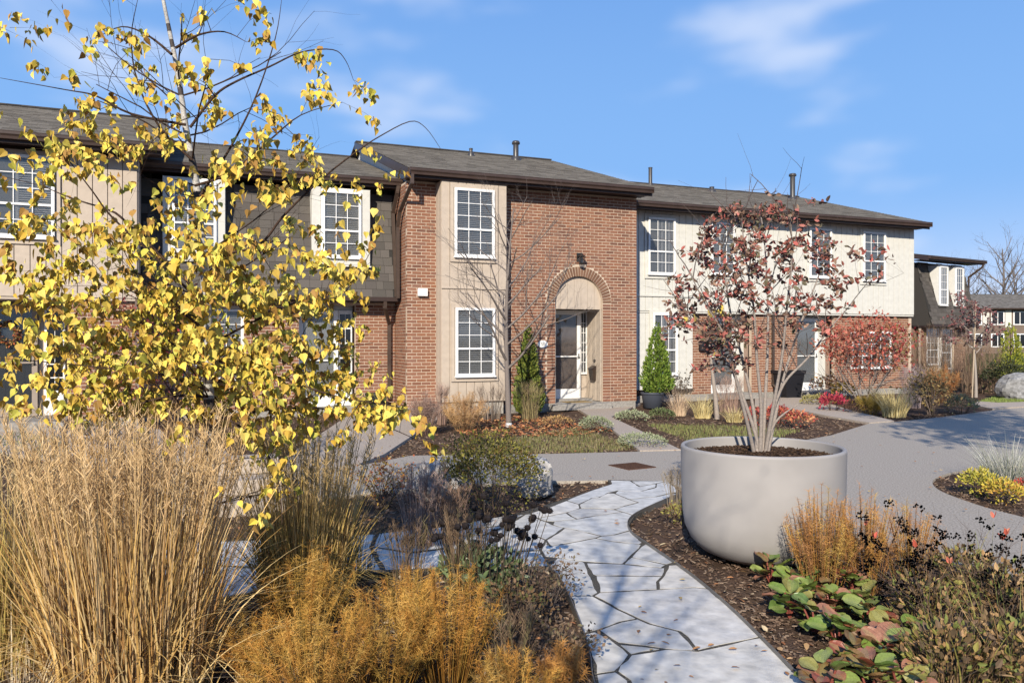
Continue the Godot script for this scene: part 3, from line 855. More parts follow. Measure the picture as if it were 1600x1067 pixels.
# long blades and stems that rise from a small base
func blades(mb, at, base_r, h, spread, count, pal, width, droop, segs = 6):
	for i in count:
		var a = rr(0, TAU); var q = sqrt(rng.randf())
		var p = at + Vector3(cos(a) * base_r * q, 0, sin(a) * base_r * q)
		var out = Vector3(cos(a), 0, sin(a)).rotated(Vector3.UP, rr(-0.7, 0.7)) * spread * (0.15 + q * rr(0.3, 1.1))
		var hh = h * rr(0.55, 1.05)
		var dr = droop * pow(rng.randf(), 2.0)
		var pts = []
		for s in segs + 1:
			var t = float(s) / segs
			pts.append(p + Vector3(0, hh * (t - dr * t * t * 0.55), 0) + out * hh * (0.25 * t + (0.75 + dr * 0.9) * t * t))
		var side = out.cross(Vector3.UP).rotated(Vector3.UP, rr(-1.2, 1.2)).normalized()
		if side.length() < 0.5: side = Vector3.RIGHT
		var col = pick(pal)
		mb.ribbon(pts, width * rr(0.7, 1.2), width * 0.12, side, col, col * rr(0.9, 1.15))

# feathery seed heads on upright stems
func plumes(mb, at, base_r, h, spread, count, pal, size):
	for i in count:
		var a = rr(0, TAU); var q = sqrt(rng.randf())
		var p = at + Vector3(cos(a) * base_r * q, 0, sin(a) * base_r * q)
		var hh = h * rr(0.8, 1.05)
		var out = Vector3(cos(a), 0, sin(a)) * spread * q * hh * rr(0.4, 1.0) + Vector3(rr(-0.05, 0.05), 0, rr(-0.05, 0.05))
		var top = p + Vector3(0, hh, 0) + out
		var mid = p + Vector3(0, hh * 0.55, 0) + out * 0.3
		var col = pick(pal)
		mb.tube([p, mid, top], [0.0028, 0.0022, 0.0012], 4, col, false)
		for k in 26:
			var t = rr(0.72, 1.02)
			var b = mid.lerp(top, (t - 0.55) / 0.45)
			var d = (Vector3(0, 1.0, 0) + unit_dir() * 0.75).normalized() * size * rr(0.5, 1.2)
			mb.ribbon([b, b + d], 0.0035, 0.0008, unit_dir().cross(d).normalized(), col, col * 1.15)

# stems thickly set with thread leaves
func needles(mb, at, w, h, stems, per, pal, length, width):
	for i in stems:
		var a = rr(0, TAU); var q = sqrt(rng.randf())
		var p = at + Vector3(cos(a), 0, sin(a)) * w * 0.22 * q
		var tip = at + Vector3(cos(a) * w * 0.55 * q, h * rr(0.62, 1.05) * (1.0 - 0.28 * q * q), sin(a) * w * 0.55 * q)
		var col = pick(pal)
		var m = p.lerp(tip, 0.5) + Vector3(0, h * 0.08, 0)
		mb.tube([p, m, tip], [0.003, 0.0025, 0.001], 3, col * 0.6, false)
		for k in per:
			var t = sqrt(rr(0.06, 1.0))
			var b = p.lerp(m, t * 2) if t < 0.5 else m.lerp(tip, t * 2 - 1)
			var d = (Vector3(0, 0.45, 0) + unit_dir() * 0.9).normalized() * length * rr(0.5, 1.15)
			var s = d.cross(unit_dir()).normalized()
			var cc = col * rr(0.8, 1.25)
			mb.ribbon([b, b + d * 0.55 + Vector3(0, 0, 0), b + d + Vector3(0, -length * 0.12, 0)], width, width * 0.25, s, cc, cc * 1.1)

# a dome of small leaves over thin stems
func leafy(mb, at, w, h, count, pal, size, shape, stem_col, hollow = 0.35):
	for i in int(6 + w * 10):
		var a = rr(0, TAU); var q = sqrt(rng.randf())
		var tip = at + Vector3(cos(a) * w * 0.45 * q, h * rr(0.5, 0.9) * (1.0 - 0.3 * q), sin(a) * w * 0.45 * q)
		var p = at + Vector3(cos(a), 0, sin(a)) * w * 0.08
		mb.tube([p, p.lerp(tip, 0.5) + Vector3(0, h * 0.08, 0), tip], [0.006, 0.004, 0.0015], 4, stem_col, false)
	for i in count:
		var d = unit_dir()
		d.y = abs(d.y) if rng.randf() < 0.85 else d.y
		var r = lerp(hollow, 1.0, sqrt(rng.randf())) * (0.86 + 0.16 * sin(d.x * 7.0 + at.x * 5.0) * cos(d.z * 6.0 + at.z * 3.0))
		var p = at + Vector3(d.x * w * 0.5 * r, h * 0.42 + d.y * h * 0.56 * r, d.z * w * 0.5 * r)
		if p.y < at.y + 0.01: p.y = at.y + 0.01 + rng.randf() * h * 0.1
		mb.leaf(Transform3D(leaf_basis(d + unit_dir() * 0.9 + Vector3(0, 0.3, 0), size * rr(0.6, 1.2)), p), shape, pick(pal))

# stalks with round dark seed heads
func seed_stalks(mb, at, w, h, count, stem_col, head_col, head_r):
	for i in count:
		var a = rr(0, TAU); var q = sqrt(rng.randf())
		var p = at + Vector3(cos(a), 0, sin(a)) * w * 0.25 * q
		var tip = at + Vector3(cos(a) * w * 0.5 * q, h * rr(0.65, 1.05), sin(a) * w * 0.5 * q)
		var m = p.lerp(tip, 0.5) + Vector3(rr(-0.03, 0.03), 0, rr(-0.03, 0.03))
		mb.tube([p, m, tip], [0.0035, 0.003, 0.002], 4, stem_col, false)
		var r = head_r * rr(0.75, 1.2)
		var bumps = 7
		for iy in 5:
			for k in bumps:
				var t0 = PI * iy / 5; var t1 = PI * (iy + 1) / 5; var a0 = TAU * k / bumps; var a1 = TAU * (k + 1) / bumps
				var sph = func(th, ph): return tip + Vector3(sin(th) * cos(ph) * r * 0.9, cos(th) * r * 0.8, sin(th) * sin(ph) * r * 0.9)
				mb.quad(sph.call(t0, a0), sph.call(t0, a1), sph.call(t1, a1), sph.call(t1, a0), head_col)
		for k in 26:
			var d = unit_dir()
			mb.ribbon([tip + d * r * 0.5, tip + d * r * rr(1.0, 1.3)], r * 0.3, 0.001, d.cross(unit_dir()).normalized(), head_col, head_col * 1.3)

# recursive limb: appends its points to skel as [point, radius]
func limb(mb, p, d, length, r, depth, bend, skel, col, kids = 3, up = 0.15):
	var pts = [p]
	var rads = [r]
	var q = p
	var dd = d.normalized()
	var segs = 4
	for i in segs:
		dd = (dd + unit_dir() * bend + Vector3(0, up, 0) * 0.25).normalized()
		q += dd * length / segs
		pts.append(q)
		rads.append(lerp(r, r * 0.45, float(i + 1) / segs))
		skel.append([q, rads[-1]])
	mb.tube(pts, rads, 5 if r > 0.012 else 3, col, false)
	if depth > 0:
		for k in kids:
			var t = rr(0.3, 1.0)
			var idx = min(segs - 1, int(t * segs))
			var b = pts[idx].lerp(pts[idx + 1], t * segs - idx)
			var br = lerp(r, r * 0.45, t) * rr(0.5, 0.75)
			var nd = (dd + unit_dir() * 0.85).normalized()
			limb(mb, b, nd, length * rr(0.5, 0.75), br, depth - 1, bend, skel, col, kids, up)

func path_points(pxs, z, dz):          # a traced branch: pixels, with the depth going from z to z + dz
	var out = []
	for i in pxs.size():
		out.append(at_depth(pxs[i][0], pxs[i][1], z + dz * i / max(1, pxs.size() - 1)))
	return out

func smooth_path(pts, sub):
	var out = []
	for i in pts.size() - 1:
		var a = pts[max(i - 1, 0)]; var b = pts[i]; var c2 = pts[i + 1]; var d = pts[min(i + 2, pts.size() - 1)]
		for k in sub:
			out.append(b.cubic_interpolate(c2, a, d, float(k) / sub))
	out.append(pts[-1])
	return out

# twigs with hanging leaves spread through the crown; clumps: [x, y, rx, ry, number] at depth z +- dz
func crown(tree, skel, clumps, z, dz, per, leaf_fn, twig_col, single_meshes, single, shape, material, spread, zoff = 0.0, dense = [], trunk_x = 99.0):
	var twigs = MB.new()
	var rest = MB.new()
	var all = []
	for cl in clumps:
		var number = cl[4]
		if dense.size() > 0 and cl[1] > dense[0] and cl[1] < dense[1]: number = int(ceil(number * dense[2]))
		for i in number:
			var a = rr(0, TAU); var q = sqrt(rng.randf())
			var zz = z + zoff + rr(-dz, dz)
			var p = at_depth(cl[0] + cos(a) * cl[2] * q, cl[1] + sin(a) * cl[3] * q, z) 
			p = p + Vector3(0, 0, -(zz - z)) * 1.0
			var best = null
			var bd = 1e9
			for s in skel:
				var d = s[0].distance_squared_to(p) + max(0.0, s[0].y - p.y) * 0.25
				if d < bd: bd = d; best = s
			var b = best[0]
			var m = b.lerp(p, 0.55) + Vector3(0, 0.06 * b.distance_to(p), 0) + unit_dir() * 0.03 * b.distance_to(p)
			var r = min(best[1] * 0.6, 0.0045)
			twigs.tube([b, m, p], [r, r * 0.7, 0.001], 3, twig_col, false)
			var nl = int(per * rr(0.5, 1.5)) + 1
			for k in nl:
				var t = 1.0 - pow(rng.randf(), 1.5) * 0.75
				var lp = (b.lerp(m, t * 2) if t < 0.5 else m.lerp(p, t * 2 - 1)) + unit_dir() * rr(0.0, spread)
				if abs(lp.x - trunk_x) < 0.055 and lp.z > -z and rng.randf() < 0.8: continue      # the lit side of the trunk stays open
				all.append(lp)
	var eye = Vector3(0, EYE, 0)
	all.sort_custom(func(p, q): return p.distance_squared_to(eye) < q.distance_squared_to(eye))
	var n = 0
	var step = max(1, int(all.size() / max(single, 1)))
	for p in all:
		var bs = leaf_fn.call()
		if n < single:
			part("leaf", single_meshes[rng.randi() % single_meshes.size()], tree, Transform3D(bs[0], p))
		else:
			rest.leaf(Transform3D(bs[0], p), shape, bs[1])
		n += 1
	part("twigs", twigs.mesh(M.bark), tree)
	if rest.v.size() > 0: stuff(part("foliage", rest.mesh(material), tree))
	return all.size()

const BIRCH_PAL := [Color(0.68, 0.52, 0.08), Color(0.62, 0.46, 0.085), Color(0.60, 0.50, 0.10), Color(0.54, 0.35, 0.055), Color(0.38, 0.36, 0.06), Color(0.34, 0.19, 0.05), Color(0.66, 0.52, 0.13), Color(0.44, 0.30, 0.06)]

func birch():
	var z = 4.03
	var T = thing("birch_tree", "young birch with white trunk and yellow autumn leaves behind tall dry grass", "tree", ground_at(333, 1020))
	var inv = T.transform.affine_inverse()
	var root = Node3D.new()
	var skel = []
	var tp = path_points([[334, 1024], [333, 940], [331, 820], [328, 700], [325, 600], [325, 520], [320, 450], [315, 380], [308, 300], [300, 250], [290, 200], [283, 150], [275, 100], [265, 50], [255, 0], [245, -60], [238, -130]], z, 0.1)
	var sp = smooth_path(tp, 4)
	var tr = MB.new()
	var rads = []
	for i in sp.size():
		var r = lerp(0.034, 0.006, pow(float(i) / (sp.size() - 1), 0.85))
		rads.append(r * rr(0.95, 1.05))
		skel.append([sp[i], r])
	# the bark: white with dark bands where the branches leave
	for i in sp.size() - 1:
		var f = float(i) / sp.size()
		var col = Color(0.62, 0.59, 0.54) * rr(0.85, 1.08)
		if rng.randf() < 0.16: col = Color(0.10, 0.085, 0.075)
		if f > 0.9: col = Color(0.16, 0.10, 0.07)
		tr.tube([sp[i], sp[i + 1]], [rads[i], rads[i + 1]], 10, col, false)
	part("trunk", tr.mesh(M.birch_bark), T, inv)
	var traced = [
		[[[297, 199], [335, 150], [368, 128], [420, 105], [470, 82], [520, 78], [540, 95], [552, 125]], 0.3],
		[[[275, 75], [310, 55], [350, 50], [385, 66]], -0.25],
		[[[268, 85], [230, 55], [190, 42], [150, 60]], 0.3],
		[[[290, 195], [205, 178], [150, 150], [100, 140], [0, 122]], -0.2],
		[[[318, 400], [400, 385], [440, 340], [480, 300], [520, 265], [560, 235], [590, 215], [640, 190], [665, 200], [688, 232]], 0.2],
		[[[320, 480], [240, 400], [175, 340], [144, 299], [111, 256], [91, 231]], -0.3],
		[[[322, 470], [200, 350], [169, 328], [134, 317], [99, 305], [62, 290], [0, 275]], 0.3],
		[[[325, 610], [250, 585], [200, 580], [100, 568], [0, 560]], -0.35],
		[[[325, 560], [420, 585], [520, 618], [600, 632], [640, 640]], -0.3],
		[[[326, 640], [380, 670], [420, 715], [436, 760], [440, 820]], -0.45],
		[[[310, 310], [360, 230], [400, 150], [430, 60], [440, 0]], 0.2],
		[[[300, 250], [250, 200], [215, 130], [205, 60], [215, 0]], -0.2],
		[[[325, 540], [400, 500], [470, 470], [540, 455], [600, 350]], 0.4],
		[[[324, 520], [260, 470], [200, 440], [130, 430], [80, 400]], 0.4],
		[[[326, 620], [260, 620], [190, 640], [120, 660], [40, 650]], 0.25],
		[[[326, 660], [420, 640], [520, 640], [600, 665], [690, 705]], 0.3],
		[[[305, 290], [360, 270], [420, 220], [470, 180], [535, 160]], -0.35]]
	for b in traced:
		var pts = smooth_path(path_points(b[0], z, b[1]), 4)
		var m = MB.new()
		var rr2 = []
		for i in pts.size():
			var t = float(i) / (pts.size() - 1)
			var r = lerp(0.0075, 0.0012, t)
			rr2.append(r); skel.append([pts[i], r])
		m.tube(pts, rr2, 5, Color(0.075, 0.048, 0.036), false)
		part("branch", m.mesh(M.bark), T, inv)
	for i in 22:                # boughs towards and away from the path
		var s = sp[int(rr(12, 48))]
		var a = rr(0, TAU)
		var m = MB.new()
		limb(m, s, Vector3(cos(a) * 0.8, 0.45, sin(a)), rr(0.45, 0.8), 0.0055, 2, 0.16, skel, Color(0.075, 0.048, 0.036), 3, 0.0)
		part("branch", m.mesh(M.bark), T, inv)
	var clumps = [[40, 40, 30, 30, 2], [55, 100, 40, 25, 4], [140, 30, 40, 25, 3], [150, 95, 30, 60, 6], [40, 190, 40, 45, 8], [150, 190, 50, 30, 7], [320, 30, 60, 35, 5], [440, 35, 45, 35, 8], [250, 60, 50, 50, 5], [465, 80, 45, 40, 5], [545, 110, 15, 25, 3], [400, 150, 110, 50, 10], [480, 165, 60, 22, 6], [250, 150, 80, 55, 8],
		[100, 245, 100, 35, 10], [210, 240, 90, 50, 16], [390, 240, 95, 55, 22], [470, 260, 50, 40, 6], [560, 230, 20, 25, 2], [598, 218, 18, 14, 2], [520, 270, 30, 30, 3],
		[190, 330, 110, 50, 20], [60, 320, 50, 50, 5], [390, 325, 120, 70, 32], [520, 345, 50, 40, 3], [600, 350, 10, 8, 1],
		[130, 430, 90, 60, 14], [180, 420, 120, 55, 30], [330, 420, 110, 60, 38], [450, 430, 90, 50, 26], [530, 420, 40, 40, 5],
		[90, 500, 80, 50, 14], [180, 510, 110, 55, 40], [330, 510, 110, 60, 42], [450, 510, 90, 50, 32], [540, 490, 35, 40, 4],
		[30, 560, 40, 22, 5], [110, 570, 70, 40, 14], [230, 590, 110, 50, 36], [370, 590, 110, 50, 40], [490, 590, 70, 50, 22], [575, 610, 50, 35, 7],
		[50, 640, 60, 15, 2], [190, 640, 110, 25, 14], [380, 655, 130, 40, 32], [520, 655, 90, 30, 12], [610, 640, 30, 30, 5], [430, 710, 55, 35, 9], [440, 780, 25, 45, 5], [640, 665, 45, 25, 3], [690, 708, 6, 8, 1]]
	var fn = func():
		var along = Vector3(rr(-0.5, 0.5), -1.0 + rr(0.0, 0.7), rr(-0.5, 0.5))
		var s = rr(0.024, 0.05)
		var y = along.normalized()
		var face = (Vector3(rr(-1, 1), rr(-0.2, 0.5), rr(-0.5, 1.3))).normalized()     # most blades hang with one face out
		var x = y.cross(face).normalized()
		return [Basis(x * s, y * s, x.cross(y) * s), pick(BIRCH_PAL)]
	var meshes = []
	for k in BIRCH_PAL.size():
		var m = MB.new()
		m.leaf(Transform3D.IDENTITY, HEART_LEAF, BIRCH_PAL[k])
		meshes.append(m.mesh(M.leaf))
	# the crown is worked out in the place, the parts hang in the tree's own frame
	var holder = Node3D.new()
	var n0 = T.get_child_count()
	var cnt = crown(T, skel, clumps, z, 0.66, 11.5, fn, Color(0.085, 0.055, 0.04), meshes, 300, HEART_LEAF, M.leaf, 0.055, 0.0, [400, 670, 1.4], -1.53)
	for i in range(n0, T.get_child_count()):
		T.get_child(i).transform = inv * T.get_child(i).transform
	print("birch leaves ", cnt)
	root.free(); holder.free()

func planter_tree():
	var at = Vector3(1.828, 0, -5.85)
	var P = thing("round_planter", "large round matte taupe planter holding a multi-stemmed small tree", "planter", at)
	var m = MB.new()
	var prof = [[0.001, 0.0], [0.27, 0.0], [0.345, 0.012], [0.44, 0.055], [0.51, 0.13], [0.552, 0.22], [0.567, 0.32], [0.573, 0.45], [0.577, 0.60], [0.580, 0.782], [0.578, 0.794], [0.571, 0.801], [0.561, 0.802], [0.551, 0.798], [0.546, 0.790], [0.544, 0.64]]
	m.lathe(prof, 96, Color(0.335, 0.318, 0.312))
	part("pot", m.mesh(M.planter), P)
	var s = MB.new()
	for k in 24:
		for j in 5:
			var a0 = TAU * k / 24; var a1 = TAU * (k + 1) / 24
			var r0 = 0.545 * j / 5; var r1 = 0.545 * (j + 1) / 5
			var hs = func(a, r): return Vector3(cos(a) * r, 0.725 + 0.035 * (1.0 - r / 0.545) + 0.006 * sin(a * 7) * sin(r * 30), sin(a) * r)
			if j == 0: s.tri(hs.call(a0, 0.0), hs.call(a0, r1), hs.call(a1, r1), Color(0.075, 0.048, 0.034))
			else: s.quad(hs.call(a0, r0), hs.call(a0, r1), hs.call(a1, r1), hs.call(a1, r0), Color(0.075, 0.048, 0.034))
	for k in 900:
		var a = rr(0, TAU); var r = 0.53 * sqrt(rng.randf())
		s.obox(Transform3D(Basis.from_euler(Vector3(rr(-0.5, 0.5), rr(0, TAU), rr(-0.5, 0.5))), Vector3(cos(a) * r, 0.732 + 0.035 * (1.0 - r / 0.545), sin(a) * r)), Vector3(rr(0.01, 0.035), 0.005, rr(0.005, 0.012)), Color(0.10, 0.065, 0.045) * rr(0.5, 1.5))
	part("soil", s.mesh(M.earth), P)
	var T = thing("serviceberry_tree", "multi-stemmed small tree with sparse red and brown leaves in round planter", "tree", at + Vector3(0, 0.75, 0))
	var inv = T.transform.affine_inverse()
	var z = 5.85
	var skel = []
	var stems = [[[1180, 712], [1168, 660], [1150, 590], [1135, 530], [1100, 470], [1075, 420]], [[1184, 712], [1178, 640], [1160, 560], [1140, 480], [1130, 400], [1120, 360]], [[1188, 712], [1190, 640], [1183, 560], [1178, 480], [1165, 400], [1158, 330]], [[1192, 712], [1196, 630], [1200, 540], [1200, 460], [1195, 380], [1190, 340]],
		[[1196, 712], [1208, 640], [1222, 560], [1230, 480], [1238, 400], [1235, 335]], [[1199, 712], [1212, 650], [1225, 590], [1250, 510], [1280, 430], [1300, 370]], [[1196, 712], [1204, 660], [1225, 600], [1262, 560], [1300, 510], [1335, 470]], [[1190, 712], [1172, 650], [1140, 570], [1100, 520], [1060, 480], [1045, 470]], [[1194, 712], [1212, 660], [1250, 630]]]
	for i in stems.size():
		var pts = smooth_path(path_points(stems[i], z, [-0.35, 0.3, -0.2, 0.4, -0.4, 0.25, -0.1, 0.1, 0.0][i]), 5)
		var mm = MB.new()
		var rads = []
		for j in pts.size():
			var t = float(j) / (pts.size() - 1)
			rads.append(lerp(0.0165, 0.003, pow(t, 0.8)))
			if t > 0.38: skel.append([pts[j], rads[-1]])
		mm.tube(pts, rads, 8, Color(0.36, 0.31, 0.28), false)
		part("stem", mm.mesh(M.bark), T, inv)
		if i < 8:
			for k in 7:
				var br = MB.new()
				var q = pts[int(pts.size() * rr(0.42, 0.95))]
				limb(br, q, Vector3(rr(-0.7, 0.7), 0.8, rr(-0.7, 0.7)), rr(0.25, 0.45), 0.005, 1, 0.14, skel, Color(0.22, 0.18, 0.16), 2, 0.1)
				part("branch", br.mesh(M.bark), T, inv)
	var pal = [Color(0.12, 0.075, 0.06), Color(0.16, 0.10, 0.075), Color(0.12, 0.105, 0.065), Color(0.34, 0.095, 0.08), Color(0.38, 0.14, 0.115), Color(0.24, 0.09, 0.07), Color(0.30, 0.19, 0.14), Color(0.20, 0.13, 0.09)]
	var clumps = [[1165, 335, 35, 18, 12], [1130, 360, 35, 30, 12], [1180, 370, 40, 30, 16], [1240, 355, 50, 30, 18], [1210, 335, 30, 15, 5], [1105, 400, 40, 30, 18], [1160, 420, 45, 35, 20], [1220, 410, 45, 35, 20], [1290, 400, 45, 30, 18], [1085, 440, 30, 30, 14], [1130, 470, 45, 30, 20], [1200, 470, 45, 30, 14], [1270, 460, 45, 30, 14], [1320, 430, 18, 35, 8], [1065, 480, 25, 22, 10], [1110, 520, 45, 25, 22], [1160, 525, 35, 22, 16], [1140, 560, 40, 25, 16], [1105, 570, 25, 20, 7], [1250, 520, 30, 25, 7], [1330, 470, 18, 15, 4], [1075, 520, 25, 25, 7]]
	var fn = func():
		var s2 = rr(0.034, 0.056)
		return [leaf_basis(Vector3(rr(-0.8, 0.8), rr(-0.5, 0.9), rr(-0.8, 0.8)), s2), pick(pal)]
	var meshes = []
	for k in pal.size():
		var m2 = MB.new()
		m2.leaf(Transform3D.IDENTITY, OVAL_LEAF, pal[k])
		meshes.append(m2.mesh(M.leaf))
	var n0 = T.get_child_count()
	var cnt = crown(T, skel, clumps, z, 0.5, 11.5, fn, Color(0.20, 0.16, 0.14), meshes, 300, OVAL_LEAF, M.leaf, 0.04)
	for i in range(n0, T.get_child_count()):
		T.get_child(i).transform = inv * T.get_child(i).transform
	print("planter leaves ", cnt)

func bare_tree(called, label, at, h, r, spread, seed_, col, depth, n_limb, group = "", start = 0.3, rise = 0.9):
	rng.seed = seed_
	var T = thing(called, label, "tree", at, 0.0, group)
	var m = MB.new()
	var skel = []
	var pts = []
	var rads = []
	for i in 9:
		var t = i / 8.0
		pts.append(Vector3(sin(t * 3 + seed_) * 0.03 * h * t, h * t * 0.92, cos(t * 2 + seed_) * 0.02 * h * t)); rads.append(lerp(r, r * 0.18, t))
	m.tube(pts, rads, 9, col, false)
	part("trunk", m.mesh(M.bark), T)
	for k in n_limb:
		var t = lerp(start, 0.97, float(k) / n_limb)
		var idx = int(t * 8)
		var p = pts[idx].lerp(pts[min(8, idx + 1)], t * 8 - idx)
		var a = k * 2.4 + rr(-0.4, 0.4)
		var b = MB.new()
		limb(b, p, Vector3(cos(a), rise, sin(a)), spread * rr(0.7, 1.1) * (1.05 - 0.5 * t), lerp(r, r * 0.25, t) * 0.62, depth, 0.13, skel, col, 3, 0.25)
		part("branch", b.mesh(M.bark), T)
	return [T, skel]

func conifer(called, label, at, w, h, pal, count, group = ""):
	var T = thing(called, label, "conifer", at, 0.0, group)
	var tr = MB.new()
	tr.tube([Vector3.ZERO, Vector3(0, h * 0.5, 0), Vector3(0, h * 0.9, 0)], [0.03, 0.02, 0.006], 6, Color(0.10, 0.06, 0.04), false)
	part("trunk", tr.mesh(M.bark), T)
	var m = MB.new()
	for i in count:
		var t = 1.0 - sqrt(rng.randf())
		var prof = min(1.0, 0.55 + t * 4.0) * pow(1.0 - t, 0.75)
		var a = rr(0, TAU)
		var lump = 1.0 + 0.14 * sin(a * 5 + t * 11) + 0.10 * sin(a * 9 - t * 23)
		var r = w * 0.5 * prof * lump * lerp(0.55, 1.0, sqrt(rng.randf()))
		var p = Vector3(cos(a) * r, t * h, sin(a) * r)
		var d = Vector3(cos(a) * 0.55, 1.0, sin(a) * 0.55) + unit_dir() * 0.5
		var bs = leaf_basis(d, rr(0.05, 0.10) * clamp(h / 1.9, 0.7, 1.4))
		m.leaf(Transform3D(bs, p), SMALL_LEAF, pick(pal))
		if i % 3 == 0: m.leaf(Transform3D(leaf_basis(d + unit_dir() * 0.6, 0.05), p), SMALL_LEAF, pick(pal))
	stuff(part("foliage", m.mesh(M.leaf), T))
	return T

func pot(called, label, at, r0, r1, h, col, square = false, group = ""):
	var P = thing(called, label, "flowerpot", at, TURN, group)
	var m = MB.new()
	m.lathe([[0.001, 0.0], [r0, 0.0], [lerp(r0, r1, 0.88), h * 0.86], [r1 * 1.05, h * 0.87], [r1 * 1.07, h], [r1 * 0.95, h], [r1 * 0.9, h * 0.8]], 4 if square else 28, col, not square)
	part("pot_body", m.mesh(M.planter), P, Transform3D(Basis(Vector3.UP, PI / 4 if square else 0.0), Vector3.ZERO))
	var s = MB.new()
	s.lathe([[r1 * 0.92, h * 0.84], [0.001, h * 0.9]], 4 if square else 20, Color(0.06, 0.04, 0.03), false)
	part("soil", s.mesh(M.earth), P, Transform3D(Basis(Vector3.UP, PI / 4 if square else 0.0), Vector3.ZERO))
	return P

# plants of the beds, placed by the pixel where they leave the ground; w and h in pixels of the photograph
func bed_plant(kind, px, py, wpx, hpx, pal, called, label, category, n = 1.0, group = ""):
	var at = ground_at(px, py)
	var z = -at.z
	var w = wpx * z / FOCAL; var h = hpx * z / FOCAL
	var T = thing(called, label, category, at, 0.0, group)
	var m = MB.new()
	var o = Vector3(0, -0.02, 0)
	var fine = clamp(z / 8.0, 0.8, 2.4)
	match kind:
		"needle":
			needles(m, o, w, h, int(70 * n), 84, pal, 0.05 * fine, 0.0020 * fine)
			part("stems", m.mesh(M.leaf), T)
		"grass":
			blades(m, o, w * 0.22, h, 0.42 * w / max(h, 0.05), int(260 * n), pal, 0.006 * fine, 0.6)
			part("blades", m.mesh(M.leaf), T)
		"stalk":
			blades(m, o, w * 0.25, h, 0.35 * w / max(h, 0.05), int(120 * n), pal, 0.005 * fine, 0.25)
			plumes(m, o, w * 0.25, h, 0.3 * w / max(h, 0.05), int(34 * n), pal, 0.07 * fine)
			part("stalks", m.mesh(M.leaf), T)
		"leafy":
			leafy(m, o, w, h, int(520 * n), pal, 0.035 * fine, OVAL_LEAF if z < 9 else SMALL_LEAF, Color(0.10, 0.07, 0.05))
			part("foliage", m.mesh(M.leaf), T)
		"mound":
			leafy(m, o - Vector3(0, h * 0.15, 0), w, h, int(900 * n), pal, 0.022 * fine, SMALL_LEAF, Color(0.10, 0.07, 0.05), 0.7)
			part("foliage", m.mesh(M.leaf), T)
		"tangle":
			leafy(m, o, w, h * 0.8, int(330 * n), pal, 0.055 * fine, OVAL_LEAF, Color(0.12, 0.085, 0.06), 0.25)
			blades(m, o, w * 0.3, h * 1.05, 0.5 * w / max(h, 0.05), int(60 * n), pal, 0.011 * fine, 1.4)
			var sk = []
			for i in int(5 * n):
				var a = rr(0, TAU)
				limb(m, o, Vector3(cos(a) * 0.5, 1, sin(a) * 0.5), h * rr(0.5, 0.85), 0.004 * fine, 2, 0.16, sk, Color(0.17, 0.12, 0.09), 2, 0.1)
			part("foliage", m.mesh(M.leaf), T)
		"twiggy":
			var skel = []
			for i in int(9 * n):
				var a = rr(0, TAU)
				limb(m, o + Vector3(rr(-0.05, 0.05), 0, rr(-0.05, 0.05)), Vector3(cos(a) * 0.45 * w / max(h, 0.01), 1, sin(a) * 0.45 * w / max(h, 0.01)), h * rr(0.5, 0.62), 0.006 * fine, 2, 0.12, skel, pick([Color(0.16, 0.12, 0.10), Color(0.24, 0.19, 0.16)]), 3, 0.1)
			part("stems", m.mesh(M.bark), T)
			var lf = MB.new()
			for s in skel:
				if rng.randf() < 0.75: lf.leaf(Transform3D(leaf_basis(unit_dir(), 0.035 * fine * rr(0.6, 1.2)), s[0] + unit_dir() * 0.03), SMALL_LEAF, pick(pal))
			part("foliage", lf.mesh(M.leaf), T)
	return T

# ---------------------------------------------------------------- the ground
const FLAG_PX := [[950, 751], [1045, 753], [1062, 772], [1020, 792], [992, 808], [983, 822], [990, 836], [1012, 852], [1080, 900], [1150, 960], [1255, 1067], [1310, 1125], [948, 1125], [930, 1067], [925, 1030], [906, 970], [880, 915], [858, 888], [700, 890], [540, 900], [340, 940], [180, 960], [180, 862], [340, 846], [530, 840], [700, 824], [800, 806], [900, 776], [955, 757]]
const ROAD_PX := [[560, 728], [640, 712], [760, 710], [862, 709], [1063, 704], [1160, 700], [1245, 690], [1300, 680], [1358, 662], [1400, 659], [1470, 652], [1560, 640], [1640, 634], [1800, 640], [1800, 1000], [1560, 900], [1380, 845], [1200, 800], [1075, 766], [1046, 753.5], [949, 750.5], [860, 752], [700, 758], [520, 776], [300, 800], [180, 820], [180, 778], [400, 748]]
const WALKS := [
	[[866, 632], [1001, 631], [955, 652], [1064, 703.5], [1000, 705], [957, 672], [905, 641]],
	[[1180, 622], [1268, 622], [1330, 642], [1398, 658.5], [1359, 661.5], [1290, 650], [1240, 640], [1180, 634]],
	[[1519, 633], [1552, 639.5], [1640, 633.5], [1640, 628], [1560, 630], [1530, 628]],
	[[560, 640], [640, 640], [690, 652], [600, 712], [561, 727], [400, 747], [470, 700]],
	[[-200, 655], [160, 655], [330, 690], [400, 747], [181, 777], [100, 720], [-200, 690]]]
const ISLAND_PX := [[1456, 752], [1470, 743], [1500, 735], [1600, 726], [1760, 722], [1760, 850], [1660, 822], [1600, 808], [1540, 793], [1480, 772], [1462, 762]]

func flat_poly(pxs):
	var out = PackedVector2Array()
	for p in pxs:
		var g = ground_at(p[0], p[1])
		out.append(Vector2(g.x, g.z))
	return out

func rounded(poly, passes = 2):
	var p = poly
	for k in passes:
		var q = PackedVector2Array()
		for i in p.size():
			var a = p[i]; var b = p[(i + 1) % p.size()]
			q.append(a.lerp(b, 0.25)); q.append(a.lerp(b, 0.75))
		p = q
	return p

